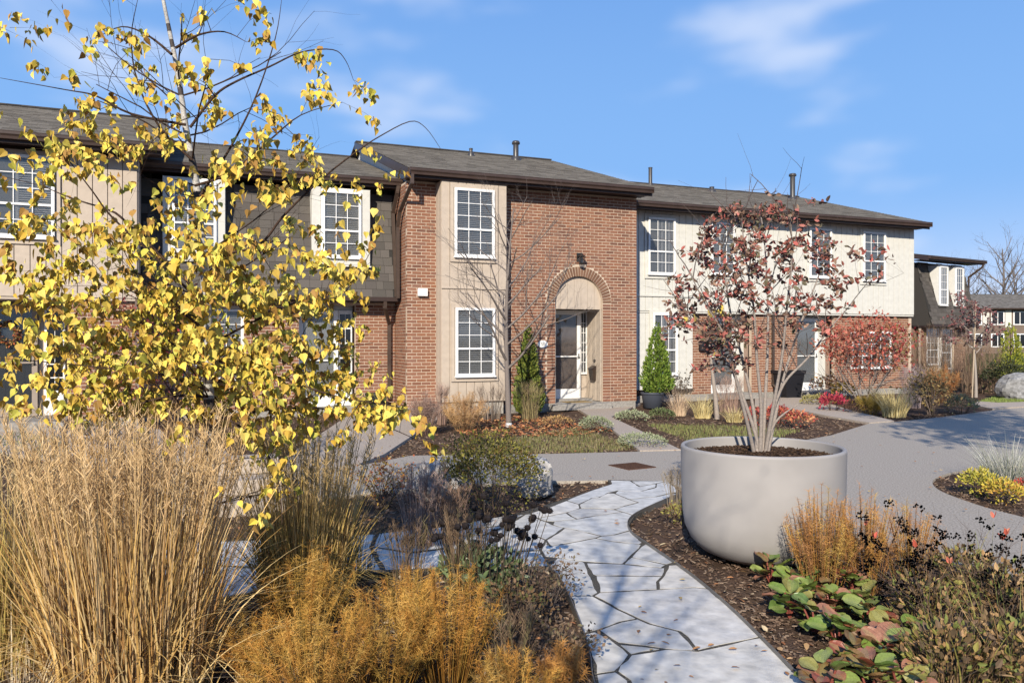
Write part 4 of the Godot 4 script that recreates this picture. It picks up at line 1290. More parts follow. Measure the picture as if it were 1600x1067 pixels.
func slab_mesh(poly, top, bottom, col, material, bevel = 0.0):
	var m = MB.new()
	var idx = Geometry2D.triangulate_polygon(poly)
	var inner = poly
	for i in range(0, idx.size(), 3):
		var a = poly[idx[i]]; var b = poly[idx[i + 1]]; var d = poly[idx[i + 2]]
		var pa = Vector3(a.x, top, a.y); var pb = Vector3(b.x, top, b.y); var pd = Vector3(d.x, top, d.y)
		if (pd - pa).cross(pb - pa).y < 0: m.tri(pa, pd, pb, col)
		else: m.tri(pa, pb, pd, col)
	var cw = Geometry2D.is_polygon_clockwise(poly)
	for i in poly.size():
		var a = poly[i]; var b = poly[(i + 1) % poly.size()]
		var e = (b - a).orthogonal().normalized() * bevel * (1.0 if cw else -1.0)
		var p0 = Vector3(a.x, top, a.y); var p1 = Vector3(b.x, top, b.y)
		var q0 = Vector3(a.x + e.x, bottom, a.y + e.y); var q1 = Vector3(b.x + e.x, bottom, b.y + e.y)
		var nn = Vector3(e.x, bevel * 0.3, e.y).normalized() if bevel > 0 else null
		m.quad(p0, p1, q1, q0, col)
	return m.mesh(material)

var flag_poly
var road_poly
var island_poly
var walk_polys := []

func on_paving(p):
	if Geometry2D.is_point_in_polygon(p, flag_poly): return true
	if Geometry2D.is_point_in_polygon(p, road_poly) and not Geometry2D.is_point_in_polygon(p, island_poly): return true
	for w in walk_polys:
		if Geometry2D.is_point_in_polygon(p, w): return true
	return false

func build_ground():
	flag_poly = flat_poly(FLAG_PX); road_poly = flat_poly(ROAD_PX); island_poly = rounded(flat_poly(ISLAND_PX))
	for w in WALKS: walk_polys.append(flat_poly(w))
	var xs = []
	var zs = []
	for v in [-400.0, -150.0, -60.0, -30.0, -18.0]: xs.append(v)
	var x = -12.0
	while x < 18.0:
		xs.append(x); x += 0.16 if x > -5 and x < 6 else 0.4
	for v in [22.0, 30.0, 45.0, 70.0, 120.0, 400.0]: xs.append(v)
	for v in [-400.0, -200.0, -120.0, -90.0, -70.0, -50.0, -40.0]: zs.append(v)
	var z = -34.0
	while z < -1.0:
		zs.append(z); z += 0.14 if z > -12 else 0.4
	for v in [4.0, 12.0, 40.0, 150.0]: zs.append(v)
	var fn := FastNoiseLite.new()
	fn.seed = 5; fn.frequency = 1.4; fn.fractal_octaves = 4
	var hts = []
	for i in xs.size():
		var colm = []
		for j in zs.size():
			colm.append(Vector3(xs[i], -0.03 + 0.022 * fn.get_noise_2d(xs[i], zs[j]), zs[j]))
		hts.append(colm)
	var m = MB.new()
	for i in xs.size() - 1:
		for j in zs.size() - 1:
			var a = hts[i][j]; var b = hts[i + 1][j]; var c2 = hts[i + 1][j + 1]; var d = hts[i][j + 1]
			var nz = fn.get_noise_2d(a.x * 0.6 + 40, a.z * 0.6)
			var col = Color(0.150, 0.100, 0.072) * (1.0 + 0.35 * nz)
			m.quad(a, b, c2, d, col)
	struct("ground", m.mesh(M.earth))
	var lw = PackedVector2Array([Vector2(-300, -300), Vector2(300, -300), Vector2(300, -36), Vector2(24, -36), Vector2(20, -46), Vector2(-300, -46)])
	struct("lawn", slab_mesh(lw, -0.004, -0.05, Color(0.13, 0.15, 0.05), M.earth))
	# paving: the road has a hole for the planted island, laid as two sheets
	var parts2 = Geometry2D.clip_polygons(road_poly, island_poly)
	if parts2.size() == 1:
		struct("asphalt_path", slab_mesh(parts2[0], 0.0, -0.12, Color(0.50, 0.445, 0.38), M.asphalt))
	else:
		# cut the ring open with a vertical line through the island
		var cxm = 0.0
		for p in island_poly: cxm += p.x
		cxm /= island_poly.size()
		for s in [-1, 1]:
			var half = PackedVector2Array([Vector2(cxm, -80), Vector2(cxm + s * 90, -80), Vector2(cxm + s * 90, 5), Vector2(cxm, 5)])
			for a in Geometry2D.intersect_polygons(road_poly, half):
				for b in Geometry2D.clip_polygons(a, island_poly):
					struct("asphalt_path", slab_mesh(b, 0.0, -0.12, Color(0.50, 0.445, 0.38), M.asphalt))
	for i in walk_polys.size():
		struct("concrete_walk", slab_mesh(walk_polys[i], 0.012 + 0.003 * i, -0.12, Color(0.50, 0.425, 0.355), M.concrete_plain))
	# flagstones
	var fp = struct("flagstone_path", slab_mesh(flag_poly, 0.0085, -0.1, Color(0.15, 0.14, 0.12), M.earth))
	# each stone is traced as it lies, its corners brought onto the ground
	var stones = [
		[[954, 752], [986, 753], [1000, 762], [1026, 757], [1025, 763], [1003, 769], [977, 770], [966, 768], [950, 772], [936, 779], [925, 780], [905, 790], [885, 784], [900, 777], [930, 766], [955, 758]],
		[[986, 753], [1045, 753], [1026, 757], [1000, 762]],
		[[1026, 757], [1045, 753], [1062, 770], [1045, 773], [1025, 778], [1002, 780], [983, 782], [961, 773], [966, 768], [977, 770], [1003, 769], [1025, 763]],
		[[950, 772], [961, 773], [983, 782], [998, 787], [978, 792], [960, 798], [945, 797], [907, 796], [905, 790], [925, 780], [936, 779]],
		[[983, 782], [1002, 780], [1025, 778], [1045, 773], [1060, 773], [1030, 788], [1005, 801], [989, 807], [974, 802], [960, 798], [978, 792], [998, 787]],
		[[905, 790], [907, 796], [885, 803], [865, 807], [840, 812], [828, 804], [860, 794], [885, 784]],
		[[907, 796], [945, 797], [960, 798], [974, 802], [952, 805], [930, 808], [902, 813], [893, 809], [885, 803]],
		[[885, 803], [893, 809], [902, 813], [865, 817], [850, 816], [840, 812], [865, 807]],
		[[865, 817], [902, 813], [930, 808], [952, 805], [974, 802], [989, 807], [984, 815], [983, 826], [985, 831], [960, 838], [940, 840], [920, 835], [900, 830], [885, 828], [872, 825], [863, 822]],
		[[882, 827], [900, 830], [920, 835], [940, 840], [930, 843], [895, 850], [860, 856], [853, 846], [870, 836]],
		[[828, 805], [840, 812], [863, 822], [882, 827], [870, 836], [853, 846], [815, 830], [793, 823], [820, 806]],
		[[940, 840], [960, 838], [985, 831], [1005, 850], [1000, 853], [955, 848], [930, 843]],
		[[853, 846], [860, 856], [895, 850], [930, 843], [955, 848], [1000, 853], [1005, 852], [990, 868], [974, 884], [912, 880], [870, 874], [850, 872], [845, 862]],
		[[1010, 851], [1035, 867], [1055, 881], [1042, 885], [986, 873], [992, 866]],
		[[986, 873], [1042, 885], [1035, 890], [974, 884]],
		[[870, 874], [912, 880], [915, 882], [925, 905], [936, 929], [927, 934], [889, 934], [878, 912], [866, 895], [858, 887]],
		[[915, 882], [974, 884], [1035, 890], [1041, 888], [1037, 903], [930, 902], [925, 900]],
		[[930, 902], [1037, 903], [1028, 912], [1029, 924], [936, 929]],
		[[1044, 886], [1060, 885], [1088, 906], [1108, 923], [1085, 921], [1029, 924], [1028, 912], [1037, 902]],
		[[927, 934], [965, 955], [997, 970], [970, 975], [935, 988], [908, 994], [900, 960], [889, 934]],
		[[936, 929], [1029, 924], [1085, 921], [1108, 923], [1135, 947], [1160, 969], [1190, 999], [1090, 1021], [1080, 1008], [1062, 990], [1015, 978], [997, 970], [965, 955], [927, 934]],
		[[935, 988], [970, 975], [997, 970], [1015, 978], [1062, 990], [1080, 1008], [1090, 1021], [1040, 1018], [1008, 1013], [965, 1008], [955, 1002]],
		[[909, 995], [930, 990], [955, 1002], [965, 1010], [985, 1027], [963, 1053], [930, 1058], [923, 1030]],
		[[965, 1010], [1008, 1014], [1040, 1018], [985, 1027]],
		[[985, 1027], [1040, 1018], [1090, 1021], [1190, 999], [1222, 1033], [1256, 1068], [1310, 1125], [1000, 1125], [983, 1067], [963, 1053]],
		[[930, 1058], [963, 1053], [983, 1067], [1000, 1125], [948, 1125], [933, 1075]],
		[[700, 825], [745, 816], [800, 806], [820, 806], [790, 822], [757, 826], [700, 832]],
		[[700, 833], [757, 827], [790, 823], [757, 838], [700, 840]],
		[[700, 841], [757, 839], [793, 824], [815, 830], [853, 846], [845, 862], [800, 864], [740, 862], [700, 860]],
		[[700, 861], [740, 863], [800, 865], [845, 863], [850, 872], [858, 887], [700, 889]],
		[[590, 836], [698, 825], [698, 858], [640, 866], [580, 856]], [[580, 857], [640, 867], [698, 860], [698, 889], [600, 894]],
		[[480, 843], [588, 837], [578, 858], [596, 893], [540, 899], [470, 880]], [[340, 848], [478, 844], [468, 880], [420, 890], [340, 885]],
		[[340, 887], [420, 892], [468, 882], [538, 900], [430, 922], [340, 938]], [[181, 864], [338, 848], [338, 900], [181, 905]], [[181, 907], [338, 902], [338, 938], [181, 958]]]
	var tones = [Color(0.65, 0.63, 0.585), Color(0.60, 0.585, 0.55), Color(0.69, 0.665, 0.615), Color(0.61, 0.60, 0.575), Color(0.66, 0.63, 0.57)]
	for st in stones:
		var cell = flat_poly(st)
		var mid = Vector2.ZERO
		for p in cell: mid += p / cell.size()
		for ins in Geometry2D.offset_polygon(cell, -0.0105):
			if Geometry2D.is_polygon_clockwise(ins): continue
			var wob = PackedVector2Array()
			for k in ins.size():
				var a = ins[k]; var b = ins[(k + 1) % ins.size()]
				var nsub = max(1, int(a.distance_to(b) / 0.07))
				var nrm2 = (b - a).orthogonal().normalized()
				for q in nsub:
					var p = a.lerp(b, float(q) / nsub)
					wob.append(p + nrm2 * (0.0 if q == 0 else 1.0) * (fn.get_noise_2d(p.x * 3 + 7, p.y * 3) * 0.016 + rr(-0.003, 0.003)))
			if wob.size() < 3 or Geometry2D.triangulate_polygon(wob).size() == 0: wob = ins
			part("flagstone", slab_mesh(wob, 0.0105 + rr(0, 0.0012), -0.02, tones[rng.randi() % 5] * rr(0.93, 1.04), M.flagstone, 0.004), fp)
	# metal edging along the beds beside the flagstones
	var ed = [[[1062, 775], [1018, 794], [990, 809], [981, 822], [988, 837], [1010, 853], [1078, 901], [1148, 961], [1253, 1068], [1308, 1126]], [[858, 890], [878, 915], [903, 970], [922, 1030], [927, 1067], [944, 1125]]]
	var en = ["thin dark metal edging between flagstones and the planter's mulch bed", "thin dark metal edging between flagstones and the coneflower bed"]
	for k in 2:
		var pts = []
		for p in ed[k]: pts.append(ground_at(p[0], p[1]))
		pts = smooth_path(pts, 6)
		var e = thing("bed_edging", en[k], "edging", pts[0])
		var mm = MB.new()
		for i in pts.size() - 1:
			var d = pts[i + 1] - pts[i]
			var zax = d.normalized(); var xax = Vector3.UP.cross(zax)
			mm.obox(Transform3D(Basis(xax, Vector3.UP, zax), (pts[i] + pts[i + 1]) / 2 - pts[0] + Vector3(0, -0.005, 0)), Vector3(0.005, 0.075, d.length() + 0.004), Color(0.14, 0.13, 0.12))
		part("strip", mm.mesh(M.metal_paint), e)

func scatter(called, label, category, mesh, count, test, size_fn, pal, region, material):
	var mm := MultiMesh.new()
	mm.transform_format = MultiMesh.TRANSFORM_3D
	mm.use_colors = true
	mm.mesh = mesh
	var list = []
	var tries = 0
	while list.size() < count and tries < count * 6:
		tries += 1
		var d = region[2] * pow(region[3] / region[2], rng.randf())       # denser where it is nearer
		var x = rr(region[0], region[1]) * (1.0 if region.size() < 5 else d / region[4])
		var p = Vector2(x, -d)
		if not test.call(p): continue
		list.append(p)
	mm.instance_count = list.size()
	for i in list.size():
		mm.set_instance_transform(i, size_fn.call(list[i]))
		mm.set_instance_color(i, pick(pal))
	var o := MultiMeshInstance3D.new()
	o.multimesh = mm
	o.name = numbered(called)
	add_child(o)
	o.set_meta("kind", "stuff"); o.set_meta("label", label); o.set_meta("category", category)
	return o

func boulder(label, at, size, seed_, col):
	var o = thing("boulder", label, "boulder", at, 0.0)
	var fn := FastNoiseLite.new()
	fn.seed = seed_; fn.frequency = 0.8; fn.fractal_octaves = 4
	var m = MB.new()
	var rows = 18; var cols = 28
	var pos = func(i, j):
		var th = PI * i / rows; var ph = TAU * (j % cols) / cols
		var d = Vector3(sin(th) * cos(ph), cos(th), sin(th) * sin(ph))
		var r = 1.0 + 0.28 * fn.get_noise_3dv(d * 1.3) + 0.05 * fn.get_noise_3dv(d * 4.0)
		var q = Vector3(sign(d.x) * pow(abs(d.x), 0.75), sign(d.y) * pow(abs(d.y), 0.8), sign(d.z) * pow(abs(d.z), 0.75))
		return q * r * size * 0.5 + Vector3(0, size.y * 0.38, 0)
	for i in rows:
		for j in cols:
			m.quad(pos.call(i, j), pos.call(i + 1, j), pos.call(i + 1, j + 1), pos.call(i, j + 1), col)
	part("rock", m.mesh(M.rock), o)
	return o

func sky_image():
	var w = 1024; var h = 512
	var im := Image.create(w, h, false, Image.FORMAT_RGBF)
	var fn := FastNoiseLite.new()
	fn.seed = 21; fn.frequency = 1.0; fn.fractal_octaves = 5; fn.fractal_gain = 0.5
	var zen = Vector3(0.085, 0.215, 0.54)
	var mid = Vector3(0.185, 0.365, 0.68)
	var hor = Vector3(0.42, 0.54, 0.74)
	for y in h:
		var el = (0.5 - (y + 0.5) / h) * PI
		for x in w:
			var c
			if el < 0:
				c = Vector3(0.20, 0.19, 0.17)
			else:
				var t = el / 0.46
				c = hor.lerp(mid, smoothstep(0.0, 0.42, t)).lerp(zen, smoothstep(0.3, 1.5, t))
				var az = (x + 0.5) / w * TAU
				var d = Vector3(cos(az) * cos(el), sin(el), sin(az) * cos(el))
				var n = fn.get_noise_3d(d.x * 2.2, d.y * 7.5 + 0.8 * d.x, d.z * 2.2) * 0.85 + fn.get_noise_3d(d.x * 5.5, d.y * 20.0 + 2.0 * d.x, d.z * 5.5 + 9.0) * 0.3
				var k = smoothstep(0.02, 0.55, n) * 0.62
				k *= smoothstep(0.0, 0.06, el)
				c = c.lerp(Vector3(0.56, 0.62, 0.75), clamp(k, 0.0, 0.75))
			im.set_pixel(x, y, Color(c.x, c.y, c.z))
	return im

func make_materials():
	var fine = noise_tex(1, 0.05, 0.72, 1.0)
	var coarse = noise_tex(2, 0.012, 0.80, 1.0)
	var faint = noise_tex(22, 0.02, 0.93, 1.0)
	var grit = noise_tex(3, 0.22, 0.62, 1.0, 256, 2)
	var bump = normal_tex(4, 0.09, 3.0)
	var bump2 = normal_tex(7, 0.03, 2.0)
	mat("brick", 0.9, fine, 5.0, 0.25, bump, 0.6)
	mat("mortar", 0.95, fine, 3.0, 0.2)
	mat("plain", 0.8, null, 1.0, 0.3)
	mat("paint", 0.5, faint, 0.9, 0.4)
	mat("metal_paint", 0.38, coarse, 1.0, 0.5)
	mat("shingle", 0.95, grit, 3.5, 0.15, bump, 0.7)
	mat("earth", 0.97, grit, 1.7, 0.15, bump, 1.5)
	mat("asphalt", 0.93, noise_tex(31, 0.16, 0.66, 1.0, 512, 3), 0.5, 0.2)
	mat("concrete_plain", 0.92, noise_tex(33, 0.12, 0.76, 1.0, 512, 3), 0.5, 0.2, bump, 0.25)
	mat("flagstone", 0.75, noise_tex(9, 0.02, 0.76, 1.0, 512, 6, 0.7), 0.7, 0.35, bump2, 0.35)
	mat("planter", 0.55, noise_tex(13, 0.01, 0.90, 1.0), 0.7, 0.35)
	mat("rock", 0.93, noise_tex(15, 0.03, 0.6, 1.0), 1.2, 0.2, bump, 0.6)
	mat("bark", 0.9, fine, 4.0, 0.2)
	mat("birch_bark", 0.75, noise_tex(17, 0.05, 0.6, 1.0), 6.0, 0.3)
	var lf = mat("leaf", 0.6, null, 1.0, 0.3)
	lf.backlight_enabled = true
	lf.backlight = Color(0.22, 0.22, 0.22)
	var bl = mat("broad_leaf", 0.42, noise_tex(19, 0.06, 0.75, 1.0), 6.0, 0.45)
	bl.backlight_enabled = true
	bl.backlight = Color(0.12, 0.12, 0.12)
	for t in [["white", Color(0.80, 0.80, 0.79), 0.45], ["tan", Color(0.47, 0.395, 0.32), 0.6], ["cream", Color(0.58, 0.57, 0.525), 0.6], ["brown", BROWN, 0.45], ["concrete", Color(0.36, 0.34, 0.31), 0.92], ["parged", Color(0.50, 0.47, 0.42), 0.95],
			["door_tan", Color(0.46, 0.33, 0.25), 0.5], ["door_grey", Color(0.55, 0.56, 0.56), 0.5], ["door_dark", Color(0.06, 0.052, 0.048), 0.5], ["dark", Color(0.025, 0.025, 0.028), 0.5], ["straw", Color(0.38, 0.26, 0.11), 0.97], ["straw_dark", Color(0.10, 0.06, 0.03), 0.97]]:
		var m = mat(t[0], t[2], fine if t[0] in ["concrete", "parged", "straw"] else faint, 1.3, 0.35)
		m.set_meta("tone", t[1])
	var lt := StandardMaterial3D.new()
	lt.albedo_color = Color(0.12, 0.12, 0.12)
	lt.roughness = 0.5
	M.lettering = lt
	var g := StandardMaterial3D.new()
	g.transparency = BaseMaterial3D.TRANSPARENCY_ALPHA
	g.albedo_color = Color(0.22, 0.25, 0.28, 0.36)
	g.roughness = 0.03
	g.metallic_specular = 0.6
	M.glass = g
	var dg := StandardMaterial3D.new()
	dg.albedo_color = Color(0.10, 0.11, 0.12)
	dg.roughness = 0.06
	M.dark_glass = dg

# ---------------------------------------------------------------- the scene
func _ready():
	rng.seed = 77
	var cam := Camera3D.new()
	cam.name = "camera"
	add_child(cam)
	cam.position = Vector3(0, EYE, 0)
	cam.rotation.x = -atan((533.5 - HORIZON) / FOCAL)
	cam.fov = rad_to_deg(2.0 * atan(533.5 / FOCAL))
	cam.near = 0.1; cam.far = 600.0
	cam.current = true
	var env := Environment.new()
	env.background_mode = Environment.BG_SKY
	var sky := Sky.new()
	var pano := PanoramaSkyMaterial.new()
	pano.panorama = ImageTexture.create_from_image(sky_image())
	pano.energy_multiplier = 1.0
	sky.sky_material = pano
	env.sky = sky
	env.tonemap_mode = Environment.TONE_MAPPER_LINEAR
	env.tonemap_exposure = 1.4
	env.sdfgi_enabled = true; env.ssao_enabled = true; env.ssil_enabled = true
	var we := WorldEnvironment.new()
	we.name = "environment"
	we.environment = env
	add_child(we)
	var sun := DirectionalLight3D.new()
	sun.name = "sun"
	sun.light_energy = 1.6
	sun.light_color = Color(1.0, 0.955, 0.88)
	sun.light_angular_distance = 0.5
	sun.shadow_enabled = true
	add_child(sun)
	var az = deg_to_rad(12.0); var el = deg_to_rad(27.0)
	sun.look_at_from_position(Vector3(0, 10, 0), Vector3(0, 10, 0) + Vector3(sin(az) * cos(el), -sin(el), -cos(az) * cos(el)), Vector3.UP)
	make_materials()
	build_ground()
	houses()
	fixtures()
	trees()
	foreground()
	beds()
	litter()

func houses():
	house_brick()
	var a = house_white(5.5, 5.25, [[1.06, 3.23, 0.80, 1.43, "curtain"], [2.98, 3.28, 0.74, 1.36, "blind"], [1.2, 0.68, 0.72, 1.56, "curtain"]], "cream board-sided townhouse with brick below next to the brick front", 3.12, [[2.44, 3.1], [4.42, 5.25]], null, 2.44, -0.05, 5.25)
	vent_pipe(a[1], Vector3(4.17, 6.54, -4.8), 0.55, 0.06, false)
	downspout(a[0], [Vector3(5.1, 2.25, -0.07), Vector3(5.1, 0.35, -0.07), Vector3(5.22, 0.16, 0.05)])
	var b = house_white(10.75, 5.0, [[1.0, 3.3, 0.78, 1.36, "blind"], [2.96, 3.26, 0.84, 1.40, "blind"]], "end townhouse with cream boards over brick behind the red shrub", 0.75, [[0.0, 0.73], [2.07, 5.0]], [2.65, 0.75, 1.5, 1.05], 0.0, 0.001, 5.12)
	vent_pipe(b[1], Vector3(3.92, 6.27, -3.9), 0.78, 0.085, true)
	vent_pipe(b[1], Vector3(0.87, 6.36, -4.2), 0.14, 0.07, false)
	brick_wall(b[0], "end_wall", Transform3D(Basis(Vector3.UP, PI / 2), Vector3(5.015, 0, -0.1)), 8.8, 0.14, 4.84, [], null, 0, MORTAR)
	house_mansard()
	house_beige()
	house_far()

func fixtures():
	var mb = thing("mailbox", "black mailbox on the brick pier of the cream townhouse", "mailbox", row(8.2, 1.28, -1.395), TURN)
	bar("box_body", Vector3(0, 0, 0), Vector3(0.36, 0.2, 0.1), M.dark, mb)
	bar("lid", Vector3(-0.01, 0.201, 0), Vector3(0.37, 0.24, 0.12), M.dark, mb)
	var wc = thing("drain_cover", "square rusty drain cover set in the asphalt path", "drain cover", ground_at(988, 729))
	var m = MB.new()
	m.obox(Transform3D(Basis(Vector3.UP, 0.5), Vector3(0, 0.004, 0)), Vector3(0.42, 0.012, 0.42), Color(0.15, 0.085, 0.06))
	part("plate", m.mesh(M.earth), wc)
	var m2 = MB.new()
	for k in 5: m2.obox(Transform3D(Basis(Vector3.UP, 0.5), Vector3(0, 0.012, 0)) * Transform3D(Basis(), Vector3(0, 0, -0.16 + k * 0.08)), Vector3(0.36, 0.006, 0.02), Color(0.12, 0.07, 0.05))
	part("ribs", m2.mesh(M.earth), wc)
	pot("flowerpot", "slate grey round pot holding the clipped arborvitae", ground_at(1020, 637), 0.21, 0.26, 0.36, Color(0.055, 0.065, 0.085))
	pot("flowerpot", "tall black square planter against the brick by the downspout", ground_at(1231, 621), 0.34, 0.45, 0.74, Color(0.018, 0.018, 0.02), true)
	pot("flowerpot", "black pot on the walk in front of the mansard townhouse door", row(-0.55, 0.03, -0.45), 0.17, 0.22, 0.42, Color(0.02, 0.02, 0.022))
	boulder("pale granite boulder at the edge of the asphalt path by the dark shrub", ground_at(836, 772), Vector3(0.36, 0.42, 0.4), 3, Color(0.52, 0.50, 0.48))
	boulder("pale boulder half hidden behind the dark shrub and dry stalks", ground_at(688, 775), Vector3(0.5, 0.42, 0.45), 8, Color(0.50, 0.48, 0.46))
	boulder("broad grey boulder beside the dark conifer", ground_at(1592, 622), Vector3(1.0, 0.75, 0.8), 12, Color(0.38, 0.38, 0.38))
	var st = thing("stone_steps", "low stack of beige stone slabs behind the darker grass clump", "steps", ground_at(365, 800), TURN)
	for k in 3:
		bar("slab", Vector3(-0.5, k * 0.15 - 0.05, -0.25 - k * 0.32), Vector3(0.45, k * 0.15 + 0.095, 0.1 - k * 0.32), M.tan, st)

func trees():
	birch()
	planter_tree()
	var y = bare_tree("young_tree", "slim bare young tree standing in front of the beige window bay", ground_at(795, 665), 4.3, 0.055, 1.75, 4, Color(0.24, 0.205, 0.185), 3, 19, "", 0.26, 0.75)
	var gm = MB.new()
	gm.lathe([[0.075, -0.02], [0.07, 0.0], [0.055, 0.05], [0.05, 0.055]], 10, Color(0.5, 0.5, 0.5))
	part("trunk_guard", gm.mesh(M.plain), y[0])
	var t2 = bare_tree("young_tree", "slender leaning young tree with a pale trunk among the tan grasses", ground_at(1121, 655), 2.3, 0.05, 0.7, 9, Color(0.40, 0.34, 0.29), 2, 6, "", 0.6, 0.7)
	t2[0].rotation.z = 0.07
	var lf = MB.new()
	for s in t2[1]:
		if rng.randf() < 0.07: lf.leaf(Transform3D(leaf_basis(Vector3(0, -1, 0) + unit_dir() * 0.4, 0.13), s[0]), HEART_LEAF, pick([Color(0.55, 0.42, 0.08), Color(0.4, 0.3, 0.08)]))
	part("foliage", lf.mesh(M.leaf), t2[0])
	var t3 = bare_tree("young_tree", "thin staked young tree with dull red leaves near the far mansard house", ground_at(1526, 621), 2.55, 0.045, 0.9, 15, Color(0.40, 0.36, 0.32), 2, 8, "", 0.5, 0.6)
	lf = MB.new()
	for s in t3[1]:
		for k in 2: lf.leaf(Transform3D(leaf_basis(unit_dir(), 0.10), s[0] + unit_dir() * 0.1), SMALL_LEAF, pick([Color(0.17, 0.10, 0.09), Color(0.22, 0.09, 0.09), Color(0.12, 0.09, 0.08)]))
	part("foliage", lf.mesh(M.leaf), t3[0])
	var st = MB.new()
	st.tube([Vector3(-0.12, 0, 0.03), Vector3(-0.02, 2.6, 0.03)], [0.018, 0.018], 6, Color(0.55, 0.45, 0.33))
	part("stake", st.mesh(M.bark), t3[0])
	conifer("arborvitae", "narrow green arborvitae beside the arched brick entry", row(2.46, 0.0, 0.62), 0.66, 1.85, [Color(0.13, 0.16, 0.03), Color(0.09, 0.13, 0.03), Color(0.18, 0.19, 0.04), Color(0.06, 0.08, 0.02)], 4200)
	var pp = ground_at(1020, 637)
	conifer("arborvitae", "clipped green arborvitae cone in the slate grey pot", pp + Vector3(0.1, 0.33, 0), 0.78, 1.62, [Color(0.14, 0.21, 0.03), Color(0.10, 0.17, 0.03), Color(0.19, 0.25, 0.05), Color(0.07, 0.11, 0.02)], 4600)
	conifer("conifer_shrub", "yellow green feathery conifer beyond the dried hedge", ground_at(1580, 612), 1.15, 2.05, [Color(0.30, 0.30, 0.04), Color(0.22, 0.25, 0.04), Color(0.14, 0.17, 0.03)], 2600)
	bed_plant("leafy", 1568, 616, 75, 60, [Color(0.04, 0.05, 0.02), Color(0.06, 0.065, 0.03), Color(0.03, 0.035, 0.02)], "evergreen_shrub", "dark evergreen shrub below the yellow green conifer", "shrub", 2.0)
	# red shrubs
	var rp = ground_at(1348, 634)
	var R = thing("burning_bush", "rounded bright red shrub with pale stems before the end townhouse", "shrub", rp)
	rng.seed = 31
	var skel = []
	for i in 9:
		var a = TAU * i / 9.0
		var b = MB.new()
		limb(b, Vector3(cos(a) * 0.06, -0.02, sin(a) * 0.06), Vector3(cos(a) * 0.75, 1.0, sin(a) * 0.75), rr(1.0, 1.3), 0.024, 2, 0.12, skel, Color(0.34, 0.29, 0.26), 4, 0.05)
		part("stem", b.mesh(M.bark), R)
	var rl = MB.new()
	for i in 3300:
		var d = unit_dir()
		var r = lerp(0.35, 1.0, sqrt(rng.randf())) * (0.84 + 0.26 * sin(d.x * 5 + 1.0) * cos(d.y * 6 + d.z * 4) + rr(-0.08, 0.08))
		var p = Vector3(d.x * 1.28 * r + 0.1, 1.45 + d.y * 0.82 * r, d.z * 1.1 * r)
		if p.y < 0.55: continue
		var pal = [Color(0.34, 0.08, 0.06), Color(0.38, 0.12, 0.085), Color(0.30, 0.13, 0.085), Color(0.24, 0.10, 0.06)]
		if d.x > 0.45: pal = [Color(0.30, 0.04, 0.05), Color(0.22, 0.12, 0.05), Color(0.16, 0.12, 0.05), Color(0.30, 0.06, 0.05)]
		rl.leaf(Transform3D(leaf_basis(unit_dir(), rr(0.06, 0.11)), p), SMALL_LEAF, pick(pal))
	stuff(part("foliage", rl.mesh(M.leaf), R))
	# a red-fruited small tree behind the birch
	var ct = bare_tree("crabapple_tree", "small dark twigged tree with dull red fruit behind the yellow birch", ground_at(262, 752), 1.8, 0.04, 0.95, 44, Color(0.10, 0.065, 0.055), 2, 12, "", 0.25, 0.7)
	var fr = MB.new()
	for s in ct[1]:
		for k in 3: fr.leaf(Transform3D(leaf_basis(unit_dir(), rr(0.03, 0.055)), s[0] + unit_dir() * 0.08), SMALL_LEAF, pick([Color(0.26, 0.035, 0.04), Color(0.18, 0.05, 0.04), Color(0.16, 0.09, 0.05)]))
	part("fruit_and_leaves", fr.mesh(M.leaf), ct[0])
	# far bare trees behind the distant houses
	var sp = [[1565, 104.0, 14.5, 6], [1512, 112.0, 11.0, 7], [1590, 115.0, 12.5, 8], [1480, 118.0, 11.0, 10], [1640, 108.0, 13.0, 12]]
	var lb = ["tall bare tree behind the distant grey roofs, the broadest crown", "bare tree behind the distant roofs beside the far mansard", "bare tree behind the second distant roof", "bare tree half hidden by the far mansard roof", "bare tree behind the far end of the distant roofs"]
	for i in sp.size():
		var z = sp[i][1]
		bare_tree("bare_tree", lb[i], Vector3((sp[i][0] - 800) / FOCAL * z, 0, -z), sp[i][2], 0.3, 5.5, sp[i][3], Color(0.22, 0.19, 0.175), 3, 14, "bare trees behind the distant houses", 0.3, 1.1)
	# trees behind the camera, known by the shadows of their twigs on the paving
	var sh = bare_tree("bare_tree", "bare tree behind the viewpoint that dapples the flagstones with shade", Vector3(-0.95, 0, 2.1), 4.8, 0.06, 1.5, 61, Color(0.2, 0.17, 0.15), 3, 18, "", 0.42, 0.9)
	var sl = MB.new()
	for s in sh[1]:
		if rng.randf() < 0.03: sl.leaf(Transform3D(leaf_basis(unit_dir(), rr(0.03, 0.05)), s[0]), OVAL_LEAF, pick([Color(0.3, 0.2, 0.08), Color(0.22, 0.14, 0.06)]))
	part("dry_leaves", sl.mesh(M.leaf), sh[0])
	sh = bare_tree("brown_leaved_tree", "brown leaved tree outside the view that shades the asphalt", Vector3(6.2, 0, -3.0), 7.6, 0.09, 2.3, 63, Color(0.2, 0.17, 0.15), 3, 22, "", 0.5, 0.6)
	sl = MB.new()
	for s in sh[1]:
		if rng.randf() < 0.35:
			for k in 4: sl.leaf(Transform3D(leaf_basis(unit_dir(), rr(0.12, 0.2)), s[0] + unit_dir() * 0.1), OVAL_LEAF, pick([Color(0.3, 0.2, 0.08), Color(0.22, 0.14, 0.06)]))
	stuff(part("foliage", sl.mesh(M.leaf), sh[0]))

